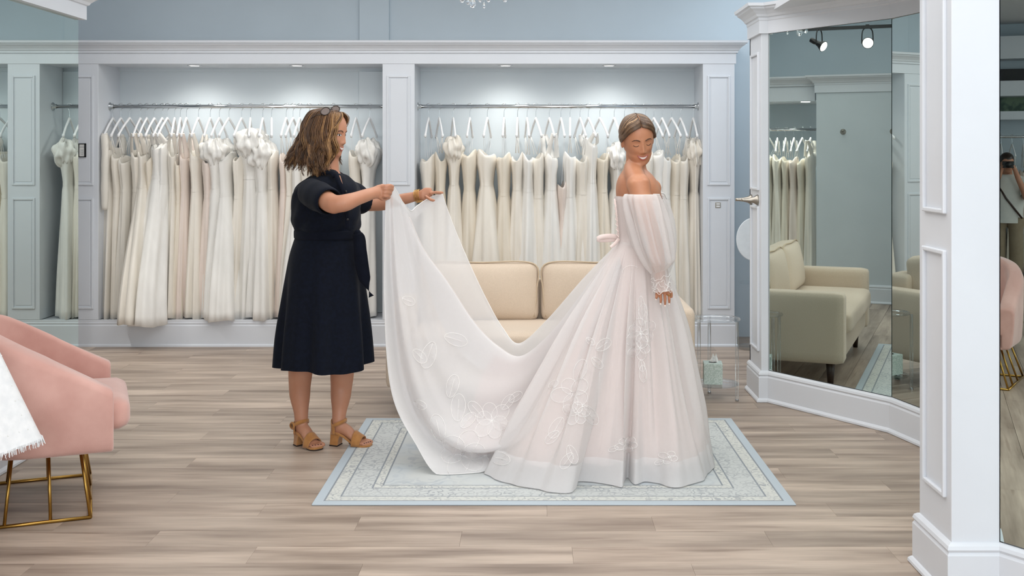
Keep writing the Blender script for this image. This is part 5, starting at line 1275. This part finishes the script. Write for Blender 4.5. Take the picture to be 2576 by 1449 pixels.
for r_ in sk_rows[:-2]:                                # the lining hangs just inside the deepest folds
    pol = [(math.atan2(p.y - WC.y, p.x - WC.x), math.hypot(p.x - WC.x, p.y - WC.y)) for p in r_]; bins = [9.0] * 120; row = []; zl = sum(p.z for p in r_) / NA
    for k in range(NA):                                # smallest reach of the outer cloth in each direction
        (a0, r0), (a1, r1) = pol[k], pol[(k + 1) % NA]; da = (a1 - a0 + PI) % (2 * PI) - PI
        for q in range(5): b_ = int(((a0 + da * q / 4) % (2 * PI)) / (2 * PI) * 120) % 120; bins[b_] = min(bins[b_], r0 + (r1 - r0) * q / 4)
    for k in range(120):
        m_ = .95 * min(bins[(k + d) % 120] for d in range(-3, 4)) - .010; a = 2 * PI * (k + .5) / 120; row.append(Vector((WC.x + m_ * math.cos(a), WC.y + m_ * math.sin(a), zl + .012)))
    lin_rows.append(row)
MB().grid(lin_rows, True).build('skirt_lining', M_lining, bride, True)
band = [[p.lerp(q, k) + Vector((0, -.003, .001)) for p, q in zip(sk_rows[-5], sk_rows[-1])] for k in (0, .33, .66, 1.0)]
MB().grid(band, True).build('hem_band', M_band, skirt, True)

# train: lofted between the two hands and the back of the waist
TC_ = [
 (0.0, [(1113, 488, 5.965), (1138, 560, 6.0), (1180, 660, 6.0), (1225, 755, 5.98), (1265, 825, 5.95), (1306, 864, 5.9), (1375, 806, 5.8), (1470, 698, 5.65), (1552, 614, 5.5)]),
 (.10, [(1085, 495, 5.95), (1115, 590, 5.97), (1158, 690, 5.96), (1212, 785, 5.94), (1265, 850, 5.90), (1310, 880, 5.85), (1380, 822, 5.76), (1474, 706, 5.62), (1553, 618, 5.48)]),
 (.20, [(1050, 517, 5.92), (1085, 620, 5.94), (1130, 740, 5.92), (1190, 850, 5.88), (1255, 910, 5.84), (1316, 915, 5.79), (1392, 840, 5.68), (1484, 716, 5.57), (1554, 622, 5.46)]),
 (.29, [(1034, 530, 5.84), (1060, 650, 5.85), (1100, 790, 5.83), (1165, 895, 5.79), (1245, 940, 5.74), (1318, 930, 5.70), (1398, 850, 5.62), (1488, 722, 5.53), (1555, 626, 5.44)]),
 (.38, [(1016, 512, 5.70), (1063, 622, 5.70), (1124, 706, 5.70), (1192, 808, 5.68), (1252, 868, 5.66), (1312, 892, 5.63), (1392, 826, 5.56), (1482, 712, 5.49), (1556, 628, 5.42)]),
 (.48, [(1006, 496, 5.64), (1045, 660, 5.62), (1090, 810, 5.60), (1155, 925, 5.56), (1235, 965, 5.53), (1318, 945, 5.50), (1406, 850, 5.44), (1492, 735, 5.39), (1558, 640, 5.37)]),
 (.59, [(1001, 486, 5.61), (1036, 690, 5.60), (1072, 870, 5.57), (1132, 1000, 5.52), (1222, 1045, 5.47), (1322, 1015, 5.43), (1416, 905, 5.39), (1500, 768, 5.34), (1560, 654, 5.32)]),
 (.70, [(996, 478, 5.59), (1016, 705, 5.58), (1048, 900, 5.53), (1103, 1040, 5.46), (1200, 1100, 5.40), (1316, 1070, 5.37), (1420, 945, 5.33), (1503, 790, 5.30), (1562, 664, 5.31)]),
 (.82, [(986, 466, 5.555), (994, 720, 5.53), (1020, 935, 5.47), (1078, 1080, 5.40), (1180, 1140, 5.34), (1312, 1105, 5.33), (1425, 975, 5.31), (1506, 808, 5.31), (1564, 672, 5.32)]),
 (.92, [(977, 468, 5.535), (978, 750, 5.51), (1000, 972, 5.44), (1058, 1110, 5.36), (1150, 1172, 5.29), (1306, 1130, 5.31), (1428, 1000, 5.32), (1508, 822, 5.33), (1565, 680, 5.33)]),
 (1.0, [(971, 478, 5.53), (967, 760, 5.50), (985, 985, 5.42), (1045, 1115, 5.33), (1111, 1199, 5.255), (1232, 1180, 5.30), (1400, 1090, 5.39), (1500, 850, 5.40), (1565, 690, 5.38)])]
NU, NV = 120, 120
curves = [(v, cr([P(*p) for p in pts], NU)) for v, pts in TC_]
def train_pt_col(i):
    pts = [c[i] for _, c in curves]; out = []
    k = len(pts)
    for q in range(NV + 1):
        v = q / NV; j = 0
        while j < k - 2 and curves[j + 1][0] < v: j += 1
        t = (v - curves[j][0]) / (curves[j + 1][0] - curves[j][0]); p0, p1, p2, p3 = pts[max(0, j - 1)], pts[j], pts[j + 1], pts[min(k - 1, j + 2)]
        out.append(0.5 * ((2 * p1) + (p2 - p0) * t + (2 * p0 - 5 * p1 + 4 * p2 - p3) * t * t + (3 * p1 - p0 - 3 * p2 + p3) * t ** 3))
    return out
cols = [train_pt_col(i) for i in range(NU)]
rows = []
for q in range(NV + 1):
    v = q / NV; r_ = []
    for i in range(NU):
        u = i / (NU - 1); p = cols[i][q].copy()
        am = math.sin(PI * min(1, u * 1.05)) * sstep(0, .08, v) * (1 - sstep(.9, 1, v))
        p.y += am * (.2 + .8 * sstep(.36, .5, v)) * (.070 * math.sin(v * 15 + 1.2 * math.sin(u * 5)) + .028 * math.sin(v * 27 + 2 + 2 * u) + .007 * math.sin(v * 53 + 4 * u))
        p.z = max(p.z + .006 * am * math.sin(v * 29), .0125); r_.append(p)
    rows.append(r_)
train = MB().grid(rows).build('train', M_train, bride, True)
ul = 6
MB().grid([[p + Vector((.004, .022, -.004)) for p in r_[ul:]] for r_ in rows[int(NV * .37):int(NV * .93)]]).build('train_underlayer', M_under, train, True)
MB().grid([[p + Vector((.006, .030, -.006)) for p in r_[int(NU * .5):]] for r_ in rows[int(NV * .42):int(NV * .90)]]).build('blush_underlayer', M_under2, train, True)
qb = int(NV * .87)
MB().grid([[p + Vector((-.0, -.004, 0)) for p in rows[q]] for q in range(qb, NV + 1)]).build('train_hem_band', M_band, train, True)
MB().grid([[rows[q][i] + Vector((0, .004, 0)) for q in range(NV + 1)] for i in range(0, 5)]).build('train_end_band', M_band, train, True)
MB().tube([r_[0] for r_ in rows], .0022, 6).build('rolled_edge', M_embr, train, True)
MB().tube(rows[-1], .0016, 6).build('rolled_edge', M_embr, train, True)
MB().tube(rows[0], .0014, 6).build('rolled_edge', M_embr, train, True)

# bodice, corset ties
def cl(y, xl, xr, hy, cy=BYY): return (sB((xl + xr) / 2), cy, zB(y), (xr - xl) / 2 * BYY / F, hy)
bdr = cloth_rings([cl(497, 1547, 1667, .168), cl(503, 1547, 1668, .17), cl(530, 1550, 1668, .156), cl(565, 1553, 1662, .138), cl(595, 1556, 1657, .123), cl(612, 1553, 1660, .128)], n=72, fold=lambda t, a: (.003 * math.sin(11 * a), .010 * math.sin(a * 2 + .5) * (1 - t)))
MB().grid(bdr, True).build('bodice', M_tulle, bride, True)
MB().grid([[Vector((c.x + (p.x - c.x) * .975, c.y + (p.y - c.y) * .975, p.z - .004)) for p in r_] for r_ in bdr for c in [sum(r_, Vector()) / len(r_)]], True).build('bodice_lining', M_lining, bride, True)
for k in range(7):
    py = 506 + k * 13; MB().tube(cr([B_(1550 + k * .8, py, 5.43), B_(1545 + k, py + 6, 5.40), B_(1551 + k, py + 12, 5.37)], 10), .0022, 6).build('corset_tie', M_satin, bride, True)
bow = ribbon([B_(1556, 598, 5.42), B_(1535, 594, 5.40), B_(1510, 597, 5.39), B_(1506, 603, 5.39), B_(1530, 603, 5.41), B_(1556, 600, 5.42)], .012, M_satin, bride, 'bow_loop', th=.002)
ribbon([B_(1556, 598, 5.40), B_(1553, 560, 5.38), B_(1549, 520, 5.37), B_(1546, 500, 5.38)], .004, M_satin, bride, 'corset_cord', th=.0015)
ribbon([B_(1557, 600, 5.40), B_(1548, 612, 5.38), B_(1536, 622, 5.37)], .008, M_satin, bride, 'bow_tail', th=.0015)

# balloon sleeve
def slv(data, n=96, k=6, amp=.015, kf=6):
    rows = []
    for (xl, xr, y, tilt, dY, Y) in data:
        c = B_((xl + xr) / 2, y, Y); rx = (xr - xl) / 2 * Y / F
        rows.append([c + Vector((rx * math.cos(a), dY * math.sin(a), tilt * math.cos(a))) for a in [2 * PI * j / n for j in range(n)]])
    cols = [cr([r_[j] for r_ in rows], (len(rows) - 1) * k + 1) for j in range(n)]; N_ = (len(rows) - 1) * k + 1; out = []
    for i in range(N_):
        t = i / (N_ - 1); r_ = [cols[j][i] for j in range(n)]; c = sum(r_, Vector()) / n
        out.append([p + (p - c).normalized() * (amp * (math.sin(kf * 2 * PI * j / n + 1.5 * math.sin(t * 3)) + .6 * math.sin((2 * kf + 3) * 2 * PI * j / n + 1)) * (math.sin(PI * min(1, max(0, t))) * .9 + .25)) for j, p in enumerate(r_)])
    return out
sd = [(1572, 1658, 489, .0, .070, 5.27), (1569, 1662, 500, -.004, .088, 5.26), (1573, 1670, 530, -.01, .105, 5.25), (1581, 1678, 565, -.015, .112, 5.24), (1590, 1685, 600, -.02, .112, 5.23), (1602, 1691, 635, -.015, .105, 5.22), (1620, 1692, 660, .005, .088, 5.21), (1634, 1684, 676, .012, .055, 5.205), (1638, 1678, 682, .012, .040, 5.205)]
sv = slv(sd); slo = MB().grid(sv, True).build('balloon_sleeve', M_sleeve, bride, True)
MB().tube([p for p in sv[0]] + [sv[0][0]], .0017, 6, False).build('gathered_edge', M_embr, slo, True)
cf = slv([(1637, 1679, 680, .012, .040, 5.205), (1640, 1681, 700, .008, .038, 5.20), (1643, 1685, 718, .006, .040, 5.195), (1645, 1688, 732, .004, .044, 5.19)], n=72, amp=.003, kf=8)
MB().grid(cf, True).build('sheer_cuff', M_sleeve, slo, True)
rg = random.Random(9)
for q, (i0, am) in enumerate(((6, .006), (10, .012), (13, .014), (16, .010), (18, .006))):
    r_ = cf[min(i0, len(cf) - 1)]; c = sum(r_, Vector()) / len(r_)
    pts = [c + (p - c) * 1.06 + Vector((0, 0, am * math.sin(4 * 2 * PI * j / len(r_) + q * 1.7) + am * .5 * math.sin(9 * 2 * PI * j / len(r_) + q))) for j, p in enumerate(r_)]
    MB().tube(pts + [pts[0]], .0010, 6, False).build('cuff_ruffle', M_embr, slo, True)
# far sleeve, its top just seen beyond her chest
sd2 = [(1640, 1666, 486, 0, .05, 5.62), (1640, 1676, 505, 0, .09, 5.65), (1636, 1684, 545, 0, .11, 5.68), (1634, 1690, 600, 0, .11, 5.68), (1640, 1690, 650, 0, .09, 5.66), (1650, 1682, 690, 0, .05, 5.63)]
MB().grid(slv(sd2, n=72), True).build('balloon_sleeve', M_sleeve, bride, True)
MB().tube(cr([B_(1645, 486, 5.47), B_(1668, 486, 5.55), B_(1676, 500, 5.62)], 12), .0035, 6).build('neckline_edge', M_embr, bride, True)

# embroidered flowers and leaves laid on the outer cloth
bv = [Vector(v) for r_ in sk_rows for v in r_]; bf = []
for i in range(len(sk_rows) - 1):
    for j in range(NA): a = i * NA + j; b2 = i * NA + (j + 1) % NA; bf.append((a, b2, b2 + NA, a + NA))
o_ = len(bv); bv += [v for r_ in rows for v in r_]
for i in range(len(rows) - 1):
    for j in range(NU - 1): a = o_ + i * NU + j; bf.append((a, a + 1, a + 1 + NU, a + NU))
tree = BVHTree.FromPolygons(bv, bf); EYE = Vector((0, 0, H))
def onto(px, py):
    d = Vector(((px - CX) / F, 1, -(py - CY) / F)).normalized(); hit, n_, _, dist = tree.ray_cast(EYE, d)
    return None if hit is None else hit - d * .004
def stitch(pts, r, parent, name='embroidered_line'):
    q = [onto(*p) for p in pts]; run = []; mb = MB(); ok = False
    for p in q + [None]:
        if p is None or (run and (p - run[-1]).length > .05):
            if len(run) > 2: mb.tube(run, r, 5); ok = True
            run = [] if p is None else [p]
        else: run.append(p)
    return mb if ok else None
def petal(cx_, cy_, ang, L, Wd, n=16):
    ca, sa = math.cos(ang), math.sin(ang); out = []
    for k in range(n + 1):
        t = 2 * PI * k / n; u = (1 - math.cos(t)) / 2 * L; v = Wd * math.sin(t) * (.75 + .25 * math.sin(t / 2)); out.append((cx_ + u * ca - v * sa, cy_ + u * sa + v * ca))
    return out
M_petal = tulle('organza_petal', (252, 250, 250), .18, .5, .45)
def motif(shapes, parent, label=None):
    mb = MB(); fill = MB(); n = 0
    for s_ in shapes:
        m_ = stitch(s_, .0010, parent)
        if m_: mb.add(m_.v, m_.f); n += 1
        q = [onto(*p) for p in s_]
        if all(p is not None for p in q) and s_[0] == s_[-1] or (len(s_) > 8 and abs(s_[0][0] - s_[-1][0]) + abs(s_[0][1] - s_[-1][1]) < 1):
            if all(p is not None for p in q):
                c = sum(q, Vector()) / len(q)
                if max((p - c).length for p in q) < .2: fill.add([p + Vector((0, .001, 0)) for p in q[:-1]] + [c + Vector((0, .0005, 0))], [(k, (k + 1) % (len(q) - 1), len(q) - 1) for k in range(len(q) - 1)])
    if n:
        o = mb.build('embroidered_motif', M_embr, parent, True); o['kind'] = 'stuff'
        if fill.v: fill.build('organza_petals', M_petal, o)['kind'] = 'stuff'
def flower(x, y, R, n=5, a0=0.0, squash=1.0):
    return [[(x + (p[0] - x), y + (p[1] - y) * squash) for p in petal(x, y, a0 + 2 * PI * k / n, R * (.85 + .3 * ((k * 7) % 3) / 2), R * .42)] for k in range(n)] + [[(x + R * .12 * math.cos(t), y + R * .12 * math.sin(t)) for t in [2 * PI * k / 8 for k in range(9)]]]
leaf = lambda x, y, a, L, W_=None: [petal(x, y, a, L, (W_ or L * .28)), [(x + L * .1 * k * math.cos(a), y + L * .1 * k * math.sin(a)) for k in range(0, 9)]]
motif(flower(1238, 1058, 46, 6, .3) + leaf(1215, 1050, -2.3, 52) + leaf(1262, 1030, -.9, 46) + leaf(1280, 1010, -.6, 40), train)
motif(flower(1165, 1140, 66, 6, -.2, .8) + leaf(1110, 1110, -1.8, 70) + leaf(1225, 1145, .25, 60), train)
motif(leaf(1090, 860, 1.9, 70) + leaf(1118, 845, .3, 60) + leaf(1130, 1000, -1.3, 60), train)
motif(leaf(1012, 750, .4, 34, 12), train); motif(leaf(1040, 880, .8, 44, 14), train); motif(leaf(1042, 1010, .5, 34, 11), train)
motif(leaf(1150, 1060, -1.5, 70) + leaf(1160, 1075, -.8, 50), train)
motif(flower(1440, 990, 48, 5, .5) + leaf(1448, 960, -1.2, 60) + leaf(1415, 1050, 2.1, 60) + leaf(1465, 1020, .9, 60) + leaf(1405, 1085, 2.4, 44), skirt)
motif(flower(1452, 1040, 34, 5, 1.0) + leaf(1430, 1120, 1.2, 50) + leaf(1440, 1140, 2.2, 48), skirt)
motif(flower(1612, 838, 38, 6, .4) + flower(1610, 876, 30, 5, .1) + leaf(1615, 820, -1.5, 56, 12) + leaf(1612, 905, 1.4, 30), skirt)
motif(leaf(1616, 918, 1.5, 44, 10), skirt); motif(leaf(1612, 744, 1.5, 60, 9), skirt)
motif(flower(1578, 1118, 30, 5, .2, .7) + leaf(1555, 1125, 2.8, 26), skirt)
motif(flower(1684, 1150, 26, 4, .4, .7) + leaf(1670, 1160, 2.9, 24), skirt)
motif(leaf(1500, 880, -.6, 44, 14) + leaf(1490, 900, .8, 36, 11), skirt); motif(leaf(1380, 975, -.6, 28, 9), skirt); motif(leaf(1475, 850, .7, 26, 8), skirt)
motif([[(1588 + 22 * math.cos(t), 684 + 16 * math.sin(t)) for t in [PI * .9 + k * .22 for k in range(14)]]], skirt)

# ---------------------------------------------------------------- man with a camera, far left of the salon (seen in the right-edge mirror)
man = thing('person', 'man with short dark hair raising a camera to his face, seen in the right-edge mirror', 'person', (-8.9, 3.16, 0))
mb = MB(); MX = Vector((-8.9, 3.16, 0)); MM = Matrix.Translation(MX + Vector((.02, 0, 1.42))) @ Matrix.Rotation(math.radians(80), 4, 'Z')
head_parts(mb, MM); q = lambda x, y, z: MX + Vector((x, y, z))
limb(mb, [q(0, 0, 1.38), q(-.02, 0, 1.25)], [.055, .062])
rings(mb, [(MX.x - .02, MX.y, 1.28, .07, .10), (MX.x - .02, MX.y, 1.22, .10, .19), (MX.x - .02, MX.y, 1.05, .12, .19), (MX.x - .02, MX.y, .85, .11, .16), (MX.x - .02, MX.y, .72, .12, .17)])
for s in (-1, 1):
    limb(mb, [q(-.02, s * .18, 1.22), q(.10, s * .21, 1.02), q(.16, s * .20, 1.04)], [.055, .045, .04]); limb(mb, [q(.15, s * .20, 1.03), q(.17, s * .12, 1.22), q(.17, s * .07, 1.36)], [.04, .033, .026])
    limb(mb, [q(.17, s * .07, 1.35), q(.175, s * .055, 1.40)], [(.03, .02), (.034, .018)])
    for k in range(4): finger(mb, [q(.17, s * .06, 1.385 + .016 * k), q(.195, s * .045, 1.385 + .016 * k), q(.20, s * .02, 1.385 + .016 * k)], .008)
    finger(mb, [q(.155, s * .06, 1.36), q(.15, s * .04, 1.37), q(.155, s * .02, 1.375)], .009)
    limb(mb, [q(-.02, s * .09, .74), q(.0, s * .10, .42), q(-.02, s * .10, .06)], [.09, .06, .042]); limb(mb, [q(-.05, s * .10, .045), q(.16, s * .10, .03)], [.042, .032])
mbody = fuse(mb, 'body', M_skin1, man, .006)
M_tee = mat('grey_tee', (206, 206, 200), .9); M_trous = mat('khaki_trousers', (140, 126, 104), .9)
tee = cloth_rings([(MX.x - .02, MX.y, 1.285, .075, .105), (MX.x - .02, MX.y, 1.235, .112, .20), (MX.x - .02, MX.y, 1.05, .13, .205), (MX.x - .02, MX.y, .85, .128, .18), (MX.x - .02, MX.y, .70, .135, .185)], n=48)
to = MB().grid(tee, True).build('tee_shirt', M_tee, man, True)
for s in (-1, 1): MB().tube(cr([q(-.02, s * .17, 1.22), q(.06, s * .20, 1.09), q(.10, s * .205, 1.03)], 10), [.066] * 10, 20, False).build('sleeve', M_tee, to, True)
MB().tube([q(.06, .14, 1.22), q(.12, .02, 1.0), q(.10, -.16, .76)], .012, 8).build('strap', M_dwood, to, True)
tp = MB()
for s in (-1, 1): tp.tube(cr([q(-.02, s * .09, .76), q(.0, s * .10, .42), q(-.02, s * .10, .07)], 14), [.105] * 3 + [.08] * 8 + [.07] * 3, 20)
tp.build('trousers', M_trous, man, True)
hm = MB(); hm.ell((0, .020, .046), (.0835, .104, .088), MM, 24, 14); ho = hm.build('hair', M_tort, mbody, True)
cmr = thing('photo_camera', 'black photo camera held to the man\'s face, seen in the right-edge mirror', 'camera', q(.19, 0, 1.36))
MB().box(tuple(q(.16, -.065, 1.365)), tuple(q(.205, .065, 1.445))).build('camera_body', M_black, cmr, bevel=.006)
MB().tube([q(.205, 0, 1.405), q(.29, 0, 1.405)], [.036, .034], 20).build('lens', M_black, cmr, True)
